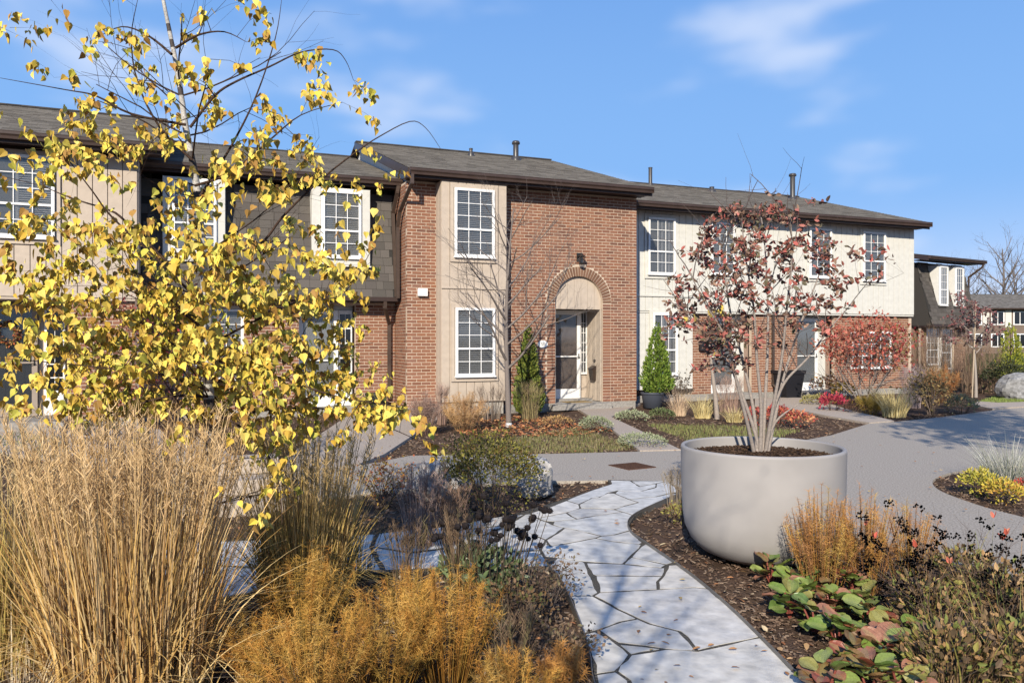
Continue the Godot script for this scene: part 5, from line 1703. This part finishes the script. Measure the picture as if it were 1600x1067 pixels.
func grass_clump(label, at, r, h, n, pal, pn, ppal, spread, seed_, width = 0.0065):
	rng.seed = seed_
	var T = thing("ornamental_grass", label, "grass", at)
	var m = MB.new()
	blades(m, Vector3.ZERO, r, h * 0.88, spread * 1.15, int(n * 0.55), pal, width * 1.7, 1.7, 8)
	blades(m, Vector3.ZERO, r * 0.9, h * 0.85, spread * 0.5, int(n * 0.6), pal + [Color(0.20, 0.12, 0.05), Color(0.28, 0.18, 0.08)], width * 0.9, 0.3, 5)
	blades(m, Vector3.ZERO, r * 1.1, h * 0.5, spread * 2.2, int(n * 0.12), pal, width * 1.5, 2.0, 8)
	part("blades", m.mesh(M.leaf), T)
	var p = MB.new()
	plumes(p, Vector3.ZERO, r, h, spread * 0.7, pn, ppal, 0.06)
	part("seed_heads", p.mesh(M.leaf), T)
	return T

const TAN := [Color(0.53, 0.34, 0.115), Color(0.46, 0.285, 0.095), Color(0.58, 0.40, 0.16), Color(0.34, 0.19, 0.07), Color(0.62, 0.46, 0.22)]
const GOLD := [Color(0.50, 0.275, 0.06), Color(0.43, 0.21, 0.045), Color(0.53, 0.32, 0.085), Color(0.38, 0.18, 0.04), Color(0.36, 0.22, 0.05)]

func foreground():
	grass_clump("tall tan feather grass clump in front of the birch trunk", Vector3(-1.72, -0.02, -3.62), 0.34, 1.22, 1700, TAN, 420, [Color(0.52, 0.36, 0.18), Color(0.45, 0.30, 0.15), Color(0.58, 0.42, 0.23)], 0.30, 101)
	grass_clump("yellowish tan grass clump left of the tallest grass", Vector3(-2.52, -0.02, -4.0), 0.30, 1.12, 900, [Color(0.44, 0.33, 0.10), Color(0.50, 0.37, 0.14), Color(0.36, 0.29, 0.09)], 90, [Color(0.50, 0.38, 0.20)], 0.42, 102)
	grass_clump("golden tan grass clump beside the flagstone branch", Vector3(-1.22, -0.02, -4.7), 0.24, 1.06, 1700, [Color(0.48, 0.34, 0.11), Color(0.40, 0.29, 0.09), Color(0.54, 0.38, 0.15), Color(0.32, 0.20, 0.08)], 130, [Color(0.46, 0.33, 0.15)], 0.30, 103)
	grass_clump("low arching pale grass at the foot of the tallest grass", Vector3(-2.05, -0.02, -3.3), 0.16, 0.5, 160, [Color(0.60, 0.50, 0.34), Color(0.50, 0.40, 0.26)], 0, TAN, 0.9, 104)
	rng.seed = 200
	var am = [[475, 1010, 150, 170, "golden thread-leaf perennial at the base of the olive grass", 1.4], [400, 1060, 110, 110, "small golden thread-leaf perennial beside the tall tan grass", 0.8], [600, 1075, 200, 165, "broad golden thread-leaf perennial between two larger ones", 1.6], [700, 1062, 170, 190, "tall golden thread-leaf perennial beside the coneflower seed heads", 1.6], [490, 1120, 230, 190, "golden thread-leaf perennial below the olive grass", 1.6], [640, 985, 100, 110, "small golden thread-leaf perennial behind the broad one", 0.7], [800, 1120, 150, 110, "golden orange thread-leaf perennial at the flagstone edging", 1.0]]
	for a in am:
		bed_plant("needle", a[0], a[1], a[2], a[3], GOLD, "amsonia_plant", a[4], "plant", a[5], "golden thread-leaf perennials by the flagstones")
	var orange = [Color(0.50, 0.26, 0.07), Color(0.42, 0.20, 0.06), Color(0.46, 0.30, 0.08), Color(0.34, 0.17, 0.07)]
	for a in [[1285, 930, 110, 175, "orange thread-leaf perennial against the round planter", 1.3], [1352, 922, 100, 165, "orange thread-leaf perennial just clear of the round planter", 1.3], [1422, 908, 100, 135, "paler orange thread-leaf perennial behind the black berries", 0.8]]:
		bed_plant("needle", a[0], a[1], a[2], a[3], orange, "amsonia_plant", a[4], "plant", a[5], "orange thread-leaf perennials by the planter")
	# coneflowers
	rng.seed = 210
	var ca = ground_at(770, 925)
	var C = thing("coneflower_plant", "dark coneflower seed heads over grey green leaves beside the flagstones", "plant", ca)
	var m = MB.new()
	seed_stalks(m, Vector3(0, -0.02, 0), 0.85, 0.54, 56, Color(0.075, 0.06, 0.045), Color(0.018, 0.015, 0.014), 0.026)
	part("seed_heads", m.mesh(M.leaf), C)
	m = MB.new()
	leafy(m, Vector3(-0.08, -0.02, 0), 0.62, 0.3, 420, [Color(0.17, 0.23, 0.11), Color(0.12, 0.17, 0.07), Color(0.09, 0.11, 0.05), Color(0.22, 0.27, 0.15)], 0.07, OVAL_LEAF, Color(0.08, 0.07, 0.05))
	part("foliage", m.mesh(M.broad_leaf), C)
	bed_plant("leafy", 800, 985, 150, 90, [Color(0.16, 0.10, 0.055), Color(0.11, 0.11, 0.045), Color(0.20, 0.12, 0.06)], "perennial_plant", "withered brown perennial below the coneflower heads", "plant", 0.9)
	bed_plant("stalk", 655, 855, 90, 130, [Color(0.28, 0.20, 0.17), Color(0.22, 0.14, 0.11), Color(0.33, 0.25, 0.22)], "astilbe_plant", "dry mauve brown plumes beside the far flagstones", "plant", 1.3)
	bed_plant("stalk", 705, 850, 70, 95, [Color(0.20, 0.13, 0.09), Color(0.27, 0.18, 0.13)], "astilbe_plant", "dry brown stalks next to the mauve plumes", "plant", 1.0)
	bed_plant("twiggy", 600, 790, 120, 95, [Color(0.34, 0.10, 0.04), Color(0.40, 0.25, 0.06), Color(0.24, 0.12, 0.05)], "spirea_shrub", "low shrub with rust red and yellow leaves behind olive grass", "shrub", 2.2)
	var big = bed_plant("leafy", 765, 805, 190, 150, [Color(0.10, 0.10, 0.025), Color(0.14, 0.13, 0.03), Color(0.07, 0.07, 0.025), Color(0.20, 0.18, 0.04), Color(0.12, 0.08, 0.03)], "forsythia_shrub", "large dark olive shrub between the two pale boulders", "shrub", 8.0)
	bed_plant("twiggy", 765, 805, 180, 165, [Color(0.10, 0.10, 0.03)], "bare_shrub", "thin bare twigs growing through the large olive shrub", "shrub", 1.5)
	bed_plant("stalk", 1056, 800, 45, 70, [Color(0.16, 0.13, 0.10), Color(0.24, 0.20, 0.15)], "perennial_plant", "dry seed stalks leaning on the round planter's left side", "plant", 0.5)
	bed_plant("leafy", 1058, 815, 50, 36, [Color(0.30, 0.28, 0.08), Color(0.22, 0.20, 0.07), Color(0.17, 0.10, 0.06)], "perennial_plant", "small yellow green plant at the foot of the round planter", "plant", 0.5)
	var dk = [Color(0.15, 0.10, 0.065), Color(0.11, 0.075, 0.05), Color(0.20, 0.14, 0.09), Color(0.13, 0.11, 0.06)]
	for a in [["twiggy", 845, 965, 110, 120, "tangled dry stems at the curve of the edging", 1.6], ["stalk", 725, 930, 110, 130, "dry brown stalks in front of the coneflower leaves", 1.0], ["twiggy", 870, 1045, 110, 90, "low tangled dry stems by the metal edging", 1.4], ["stalk", 635, 925, 90, 110, "dry brown stalks behind the small golden perennial", 0.9], ["stalk", 800, 1050, 130, 100, "withered brown stalks at the edging", 1.0], ["stalk", 560, 905, 90, 95, "dry dark stalks at the flagstone branch", 0.9]]:
		bed_plant(a[0], a[1], a[2], a[3], a[4], dk, "withered_stalks", a[5], "plant", a[6])
	bed_plant("needle", 880, 1085, 70, 90, [Color(0.50, 0.25, 0.07), Color(0.42, 0.19, 0.05)], "amsonia_plant", "small orange thread-leaf tuft beside the flagstone edging", "plant", 0.5)
	# bergenia: large leathery leaves, each its own
	rng.seed = 220
	var bp = [[1205, 908], [1245, 925], [1300, 960], [1235, 962], [1330, 930], [1365, 985], [1310, 1010], [1380, 1045], [1335, 1055], [1290, 1085], [1410, 1090], [1270, 945], [1275, 985], [1345, 960], [1345, 1020], [1400, 1015], [1360, 1085]]
	var bl = ["nearest the planter base", "with mostly green leaves beside the planter", "with pink edged leaves behind the berry shrub", "at the mulch edge with rust red leaves", "between the orange perennials and berries", "under the berry shrub's twigs", "with broad green leaves at the bed's middle", "beside the withered brown foliage", "with a tall tilted red leaf", "low over the flagstone side mulch", "against the brown foliage at the bed front", "between the mulch edge and the planter", "with small rust tinted leaves over mulch", "close under the orange perennials", "in the middle of the bed's front half", "tangled with the withered stems", "at the bed front between two others"]
	var shades = [Color(0.17, 0.25, 0.05), Color(0.22, 0.29, 0.07), Color(0.12, 0.19, 0.05), Color(0.27, 0.25, 0.07), Color(0.28, 0.085, 0.05), Color(0.34, 0.16, 0.10), Color(0.20, 0.12, 0.05), Color(0.26, 0.31, 0.09), Color(0.19, 0.24, 0.06)]
	var lm = []
	for s in shades.size():
		var q = MB.new()
		var rows = 8; var cols = 6
		var f = func(i, j):
			var t = float(i) / rows; var u = float(j) / cols * 2 - 1
			var w = 0.50 * pow(sin(PI * clamp(0.05 + t * 0.93, 0, 1)), 0.5)
			return Vector3(u * w, t, 0.12 * u * u + 0.04 * sin(t * 8 + s) * u - 0.22 * t * t + 0.025 * sin(u * 9))
		for i in rows:
			for j in cols:
				var cc = shades[s] if abs(j - 2.5) > 1 else shades[s].lerp(Color(0.34, 0.36, 0.14), 0.25)
				q.quad(f.call(i, j), f.call(i, j + 1), f.call(i + 1, j + 1), f.call(i + 1, j), cc)
		lm.append(q.mesh(M.broad_leaf))
	for i in bp.size():
		var B = thing("bergenia_plant", "bergenia with large leathery leaves " + bl[i], "plant", ground_at(bp[i][0], bp[i][1]), 0.0, "bergenias in the bed beside the planter")
		for k in 16:
			var a = k * 2.4 + rr(-0.3, 0.3)
			var e = rr(0.1, 0.85)
			var y = Vector3(cos(a) * cos(e), sin(e), sin(a) * cos(e))
			var x = y.cross(Vector3.UP).normalized().rotated(y, rr(-0.5, 0.5))
			var s = rr(0.07, 0.12)
			var base = Vector3(cos(a), 0, sin(a)) * rr(0.02, 0.07) + Vector3(0, rr(0.03, 0.13), 0)
			part("leaf", lm[rng.randi() % lm.size()], B, Transform3D(Basis(x * s, y * s, x.cross(y) * s), base))
			if k % 3 == 0:
				var sm = MB.new()
				sm.tube([Vector3(0, -0.02, 0), base], [0.007, 0.006], 5, Color(0.28, 0.08, 0.06), false)
				part("leaf_stalk", sm.mesh(M.broad_leaf), B)
	# black berries
	rng.seed = 230
	var S = thing("chokeberry_shrub", "bare twiggy shrub with black berry clusters and a few red leaves", "shrub", ground_at(1520, 1010))
	var inv = S.transform.affine_inverse()
	var skel = []
	for i in 22:
		var a = rr(0, TAU)
		var b = MB.new()
		limb(b, Vector3(cos(a) * 0.15 + 0.05, -0.02, sin(a) * 0.2), Vector3(cos(a) * 0.75, 1.0, sin(a) * 0.7), rr(0.36, 0.5), 0.0045, 2, 0.10, skel, Color(0.17, 0.125, 0.105), 3, 0.1)
		part("stem", b.mesh(M.bark), S)
	var bm = MB.new()
	var lf = MB.new()
	var made = 0
	for s in skel:
		if s[0].y > 0.2 and rng.randf() < 0.13:
			for k in 14:
				var c2 = s[0] + Vector3(rr(-0.025, 0.025), -rr(0.0, 0.035), rr(-0.025, 0.025))
				var r = rr(0.0055, 0.008)
				var px = [Vector3(r, 0, 0), Vector3(0, 0, r), Vector3(-r, 0, 0), Vector3(0, 0, -r)]
				for j in 4:
					var p = px[j]; var q = px[(j + 1) % 4]
					bm.tri(c2 + p, c2 + Vector3(0, r, 0), c2 + q, Color(0.012, 0.012, 0.016), p.normalized(), Vector3.UP, q.normalized())
					bm.tri(c2 + p, c2 + q, c2 - Vector3(0, r, 0), Color(0.012, 0.012, 0.016), p.normalized(), q.normalized(), Vector3.DOWN)
		if s[0].y > 0.3 and rng.randf() < 0.018:
			for k in 3: lf.leaf(Transform3D(leaf_basis(Vector3(rr(-0.5, 0.5), 1, rr(-0.5, 0.5)), rr(0.035, 0.05)), s[0]), OVAL_LEAF, pick([Color(0.46, 0.10, 0.07), Color(0.44, 0.17, 0.11)]))
	stuff(part("berries", bm.mesh(M.broad_leaf), S))
	part("red_leaves", lf.mesh(M.leaf), S)
	var wp = [Color(0.12, 0.08, 0.05), Color(0.18, 0.12, 0.06), Color(0.10, 0.07, 0.045), Color(0.20, 0.18, 0.05), Color(0.28, 0.17, 0.08), Color(0.15, 0.17, 0.05), Color(0.34, 0.22, 0.11)]
	for a in [[1450, 985, 150, 120, "withered brown perennial under the black berries", 1.6], [1560, 985, 170, 150, "withered brown perennial at the berry shrub's far side", 1.8], [1490, 1075, 190, 150, "withered brown and green perennial at the bed front", 2.0], [1600, 1085, 200, 170, "withered brown perennial at the front beside the berry twigs", 2.0], [1500, 905, 130, 75, "withered grey brown perennial behind the berry shrub", 1.2]]:
		bed_plant("tangle", a[0], a[1], a[2], a[3], wp, "withered_perennial", a[4], "plant", a[5], "withered perennials under the berry shrub")
	# island
	bed_plant("grass", 1580, 760, 150, 85, [Color(0.42, 0.43, 0.38), Color(0.34, 0.35, 0.29), Color(0.50, 0.49, 0.44), Color(0.2, 0.22, 0.15)], "lavender_plant", "silvery lavender clump in the island bed", "plant", 2.4)
	bed_plant("leafy", 1530, 772, 70, 46, [Color(0.42, 0.36, 0.05), Color(0.32, 0.32, 0.06), Color(0.45, 0.38, 0.10)], "golden_shrub", "low yellow leaved shrub before the silvery lavender", "shrub", 1.3)
	bed_plant("leafy", 1567, 784, 70, 42, [Color(0.44, 0.34, 0.05), Color(0.36, 0.30, 0.05), Color(0.46, 0.26, 0.06)], "golden_shrub", "low golden orange leaved shrub beside the yellow one", "shrub", 1.3)
	bed_plant("leafy", 1598, 780, 30, 40, [Color(0.45, 0.07, 0.05), Color(0.34, 0.06, 0.05)], "perennial_plant", "small red leaved plant beside the golden shrubs", "plant", 0.25)

func beds():
	rng.seed = 300
	var dry = [Color(0.42, 0.27, 0.14), Color(0.36, 0.21, 0.10), Color(0.48, 0.30, 0.14)]
	var mauve = [Color(0.30, 0.20, 0.16), Color(0.36, 0.25, 0.20), Color(0.26, 0.17, 0.13)]
	var sage = [Color(0.24, 0.27, 0.16), Color(0.19, 0.22, 0.12), Color(0.30, 0.32, 0.21)]
	var straw = [Color(0.52, 0.43, 0.20), Color(0.46, 0.36, 0.16), Color(0.56, 0.48, 0.26)]
	var red = [Color(0.34, 0.05, 0.05), Color(0.26, 0.05, 0.05), Color(0.40, 0.11, 0.06), Color(0.24, 0.10, 0.06)]
	var D = [
		["needle", 728, 672, 72, 62, dry, "dry_perennial", "tan fluffy dry perennial under the bay's lower window", 1.4],
		["needle", 664, 678, 50, 68, mauve, "dry_perennial", "brown dry perennial at the brick corner", 1.2],
		["stalk", 690, 662, 30, 60, mauve, "dry_perennial", "narrow mauve dry stalks between the brick corner and bay", 0.8],
		["stalk", 768, 655, 55, 50, [Color(0.14, 0.11, 0.09), Color(0.24, 0.19, 0.15)], "dry_perennial", "dark seed stalks beside the slim bare tree's trunk", 0.8],
		["stalk", 828, 655, 55, 55, [Color(0.24, 0.19, 0.09), Color(0.18, 0.13, 0.08), Color(0.30, 0.25, 0.12)], "dry_perennial", "thin brown stalks at the foot of the entry arborvitae", 1.0],
		["mound", 870, 664, 60, 20, [Color(0.36, 0.24, 0.10), Color(0.30, 0.17, 0.08)], "dry_perennial", "low tan mound between the arborvitae and sage groundcover", 0.5],
		["mound", 930, 672, 62, 30, sage, "sage_groundcover", "sage green mound at the walk nearest the arched entry", 1.0],
		["mound", 1003, 697, 90, 28, sage, "sage_groundcover", "wide sage green mound at the corner of walk and asphalt", 1.3],
		["mound", 986, 656, 60, 20, sage, "sage_groundcover", "pale sage mound before the slate grey pot", 0.9],
		["mound", 1034, 654, 45, 22, [Color(0.09, 0.12, 0.05), Color(0.13, 0.15, 0.07)], "sage_groundcover", "dark green mound beside the slate grey pot", 0.8],
		["grass", 1062, 648, 50, 44, [Color(0.44, 0.32, 0.22), Color(0.50, 0.38, 0.26)], "feather_grass", "pinkish tan grass right beside the slate grey pot", 0.9],
		["twiggy", 1062, 632, 40, 60, [Color(0.12, 0.10, 0.08)], "bare_shrub", "small dark bare shrub under the cream townhouse window", 0.8],
		["grass", 1098, 652, 55, 38, straw, "feather_grass", "straw yellow grass at the pale leaning trunk", 1.0],
		["stalk", 1140, 642, 60, 50, mauve, "feather_grass", "mauve feathery grass behind the pale leaning trunk", 1.2],
		["grass", 1148, 658, 50, 26, straw, "feather_grass", "low straw grass between leaning trunk and red leaves", 0.8],
		["leafy", 1183, 664, 45, 30, red, "heuchera_plant", "dark red leafy plant next to the low straw grass", 0.5],
		["leafy", 1218, 662, 50, 34, red, "heuchera_plant", "red leafy plant before the tall black planter", 0.6],
		["leafy", 1250, 668, 55, 30, [Color(0.44, 0.16, 0.08), Color(0.36, 0.07, 0.06), Color(0.46, 0.24, 0.12)], "heuchera_plant", "orange red leafy plant at the end of the middle bed", 0.6],
		["mound", 1275, 632, 55, 20, [Color(0.28, 0.25, 0.10), Color(0.22, 0.20, 0.08)], "dry_perennial", "olive low mound by the second townhouse walk", 0.7],
		["leafy", 1302, 642, 50, 30, [Color(0.30, 0.03, 0.06), Color(0.36, 0.06, 0.07)], "heuchera_plant", "crimson leafy mound left of the red shrub's stems", 0.7],
		["leafy", 1292, 622, 60, 40, [Color(0.40, 0.16, 0.08), Color(0.34, 0.22, 0.08)], "spirea_shrub", "rust orange low shrub by the second townhouse door", 0.7],
		["leafy", 1318, 628, 40, 36, [Color(0.42, 0.30, 0.05), Color(0.32, 0.20, 0.05)], "spirea_shrub", "amber yellow low shrub beneath the red shrub", 0.6],
		["mound", 1340, 645, 45, 28, [Color(0.12, 0.06, 0.045), Color(0.16, 0.09, 0.06)], "dry_perennial", "dark brown mound under the red shrub's stems", 0.6],
		["needle", 1362, 646, 45, 34, [Color(0.40, 0.28, 0.06), Color(0.34, 0.24, 0.06)], "dry_perennial", "golden brown tuft right of the red shrub's stems", 0.8],
		["grass", 1398, 650, 75, 52, straw, "feather_grass", "pale straw fountain grass before the end townhouse's brick", 1.6],
		["stalk", 1426, 636, 50, 62, [Color(0.34, 0.27, 0.27), Color(0.28, 0.22, 0.22)], "dry_perennial", "lilac grey dry plumes at the end townhouse's corner", 1.2],
		["twiggy", 1455, 648, 60, 78, [Color(0.18, 0.13, 0.06), Color(0.12, 0.10, 0.05), Color(0.24, 0.17, 0.07)], "dry_shrub", "dark brown dry shrub at the bed's tip", 2.4],
		["needle", 1472, 628, 50, 62, [Color(0.36, 0.16, 0.06), Color(0.30, 0.18, 0.08)], "dry_perennial", "rust orange dry perennial behind the brown shrub", 1.0],
		["mound", 1502, 645, 55, 38, [Color(0.17, 0.18, 0.10), Color(0.22, 0.21, 0.12)], "sage_groundcover", "grey green mound at the far tip of the end bed", 1.0]]
	var hedge = [[1462, 606, 65, 95], [1492, 608, 60, 88], [1520, 612, 60, 80], [1546, 613, 55, 74], [1438, 600, 40, 70]]
	for i in hedge.size():
		var h = hedge[i]
		D.append(["stalk", h[0], h[1], h[2], h[3], [Color(0.22, 0.15, 0.10), Color(0.28, 0.20, 0.14), Color(0.17, 0.12, 0.09)], "dried_tall_perennial", ["tall dried perennial behind the rust orange one", "tall dried perennial between far mansard and thin tree", "tall dried perennial behind the thin staked tree", "tall dried perennial beside the dark evergreen shrub", "tall dried perennial against the end townhouse corner"][i], 1.6])
	for d in D:
		bed_plant(d[0], d[1], d[2], d[3], d[4], d[5], d[6], d[7], "plant", d[8])
	# shrubs further left behind the birch
	bed_plant("mound", 20, 715, 160, 50, [Color(0.15, 0.17, 0.08), Color(0.20, 0.21, 0.11)], "sage_groundcover", "grey green groundcover in front of the beige townhouse step", "plant", 1.4)
	bed_plant("leafy", 150, 690, 90, 50, [Color(0.10, 0.10, 0.05), Color(0.14, 0.10, 0.05)], "dry_perennial", "dark low shrub before the beige townhouse's brick", "plant", 0.9)

func litter():
	rng.seed = 400
	var chip = MB.new()
	chip.box(Vector3(-0.5, -0.5, -0.5), Vector3(0.5, 0.5, 0.5), Color.WHITE)
	var cm = chip.mesh(M.bark)
	var free = func(p): return not on_paving(p)
	scatter("mulch_chips", "brown shredded bark mulch over the planting beds", "mulch", cm, 26000, free,
		func(p): return Transform3D(Basis.from_euler(Vector3(rr(-0.5, 0.5), rr(0, TAU), rr(-0.5, 0.5))) * Basis.from_scale(Vector3(rr(0.012, 0.05), rr(0.004, 0.009), rr(0.005, 0.014)) * clamp(0.6 + 0.05 * abs(p.y), 0.8, 1.4)), Vector3(p.x, -0.022 + rr(0.0, 0.012), p.y)),
		[Color(0.18, 0.12, 0.085), Color(0.13, 0.085, 0.06), Color(0.24, 0.165, 0.12), Color(0.09, 0.06, 0.045), Color(0.32, 0.24, 0.18)], [-0.68, 0.68, 3.2, 17.0, 1.0], M.bark)
	var lf = MB.new()
	lf.leaf(Transform3D(Basis(Vector3.RIGHT, Vector3(0, 0, -1), Vector3.UP), Vector3(0, 0, 0.5)), OVAL_LEAF, Color.WHITE)
	var lm = lf.mesh(M.leaf)
	scatter("leaf_litter", "fallen tan and rust leaves on the mulch beds", "leaves", lm, 1500, free,
		func(p): return Transform3D(Basis.from_euler(Vector3(rr(-0.4, 0.4), rr(0, TAU), rr(-0.4, 0.4))).scaled(Vector3.ONE * rr(0.03, 0.06)), Vector3(p.x, -0.005 + rr(0.0, 0.012), p.y)),
		[Color(0.34, 0.16, 0.07), Color(0.44, 0.28, 0.14), Color(0.26, 0.11, 0.05), Color(0.5, 0.4, 0.25)], [-0.68, 0.68, 3.2, 20.0, 1.0], M.leaf)
	var bed1 = flat_poly([[700, 655], [830, 650], [960, 672], [900, 682], [720, 682]])
	scatter("rust_leaf_litter", "thick rust orange fallen leaves under the bay and arborvitae", "leaves", lm, 1300, func(p): return Geometry2D.is_point_in_polygon(p, bed1) and not on_paving(p),
		func(p): return Transform3D(Basis.from_euler(Vector3(rr(-0.5, 0.5), rr(0, TAU), rr(-0.5, 0.5))).scaled(Vector3.ONE * rr(0.05, 0.09)), Vector3(p.x, -0.005 + rr(0.0, 0.03), p.y)),
		[Color(0.36, 0.15, 0.06), Color(0.44, 0.24, 0.10), Color(0.28, 0.10, 0.05)], [-2.0, 4.0, 12.5, 17.0], M.leaf)
	scatter("path_leaves", "few stray fallen leaves lying on the paving", "leaves", lm, 260, func(p): return on_paving(p),
		func(p): return Transform3D(Basis.from_euler(Vector3(rr(-0.25, 0.25), rr(0, TAU), rr(-0.25, 0.25))).scaled(Vector3.ONE * rr(0.025, 0.05)), Vector3(p.x, 0.024 + rr(0.0, 0.006), p.y)),
		[Color(0.34, 0.18, 0.08), Color(0.44, 0.32, 0.14), Color(0.26, 0.13, 0.06)], [-0.6, 0.66, 3.6, 20.0, 1.0], M.leaf)
	# thin turf in the beds by the houses
	var gb = MB.new()
	gb.ribbon([Vector3(0, 0, 0), Vector3(0.1, 0.6, 0), Vector3(0.3, 1, 0)], 0.16, 0.02, Vector3(0, 0, 1), Color.WHITE, Color.WHITE)
	var gm = gb.mesh(M.leaf)
	var turf = [flat_poly([[760, 690], [900, 668], [1010, 700], [860, 707], [740, 706]]), flat_poly([[1010, 662], [1130, 664], [1250, 672], [1180, 694], [1090, 694]]), flat_poly([[1510, 632], [1560, 618], [1640, 622], [1640, 632], [1560, 636]])]
	var nm = ["sparse dry green turf between bare tree and asphalt", "thin green turf in front of the leaning pale trunk", "bright green turf around the thin staked tree"]
	var tp = [[Color(0.17, 0.16, 0.06), Color(0.24, 0.20, 0.10), Color(0.12, 0.13, 0.05)], [Color(0.17, 0.19, 0.06), Color(0.22, 0.21, 0.08), Color(0.12, 0.14, 0.05)], [Color(0.16, 0.22, 0.05), Color(0.20, 0.25, 0.07)]]
	var reg = [[-1.5, 3.5, 10.8, 15.0], [2.0, 7.0, 11.5, 15.2], [10.0, 16.0, 18.0, 23.0]]
	for k in 3:
		var poly = turf[k]
		scatter("turf_patch", nm[k], "grass", gm, 4500, func(p): return Geometry2D.is_point_in_polygon(p, poly) and not on_paving(p),
			func(p): return Transform3D(Basis(Vector3.UP, rr(0, TAU)).scaled(Vector3.ONE * rr(0.035, 0.075)), Vector3(p.x, -0.035, p.y)), tp[k], reg[k], M.leaf)
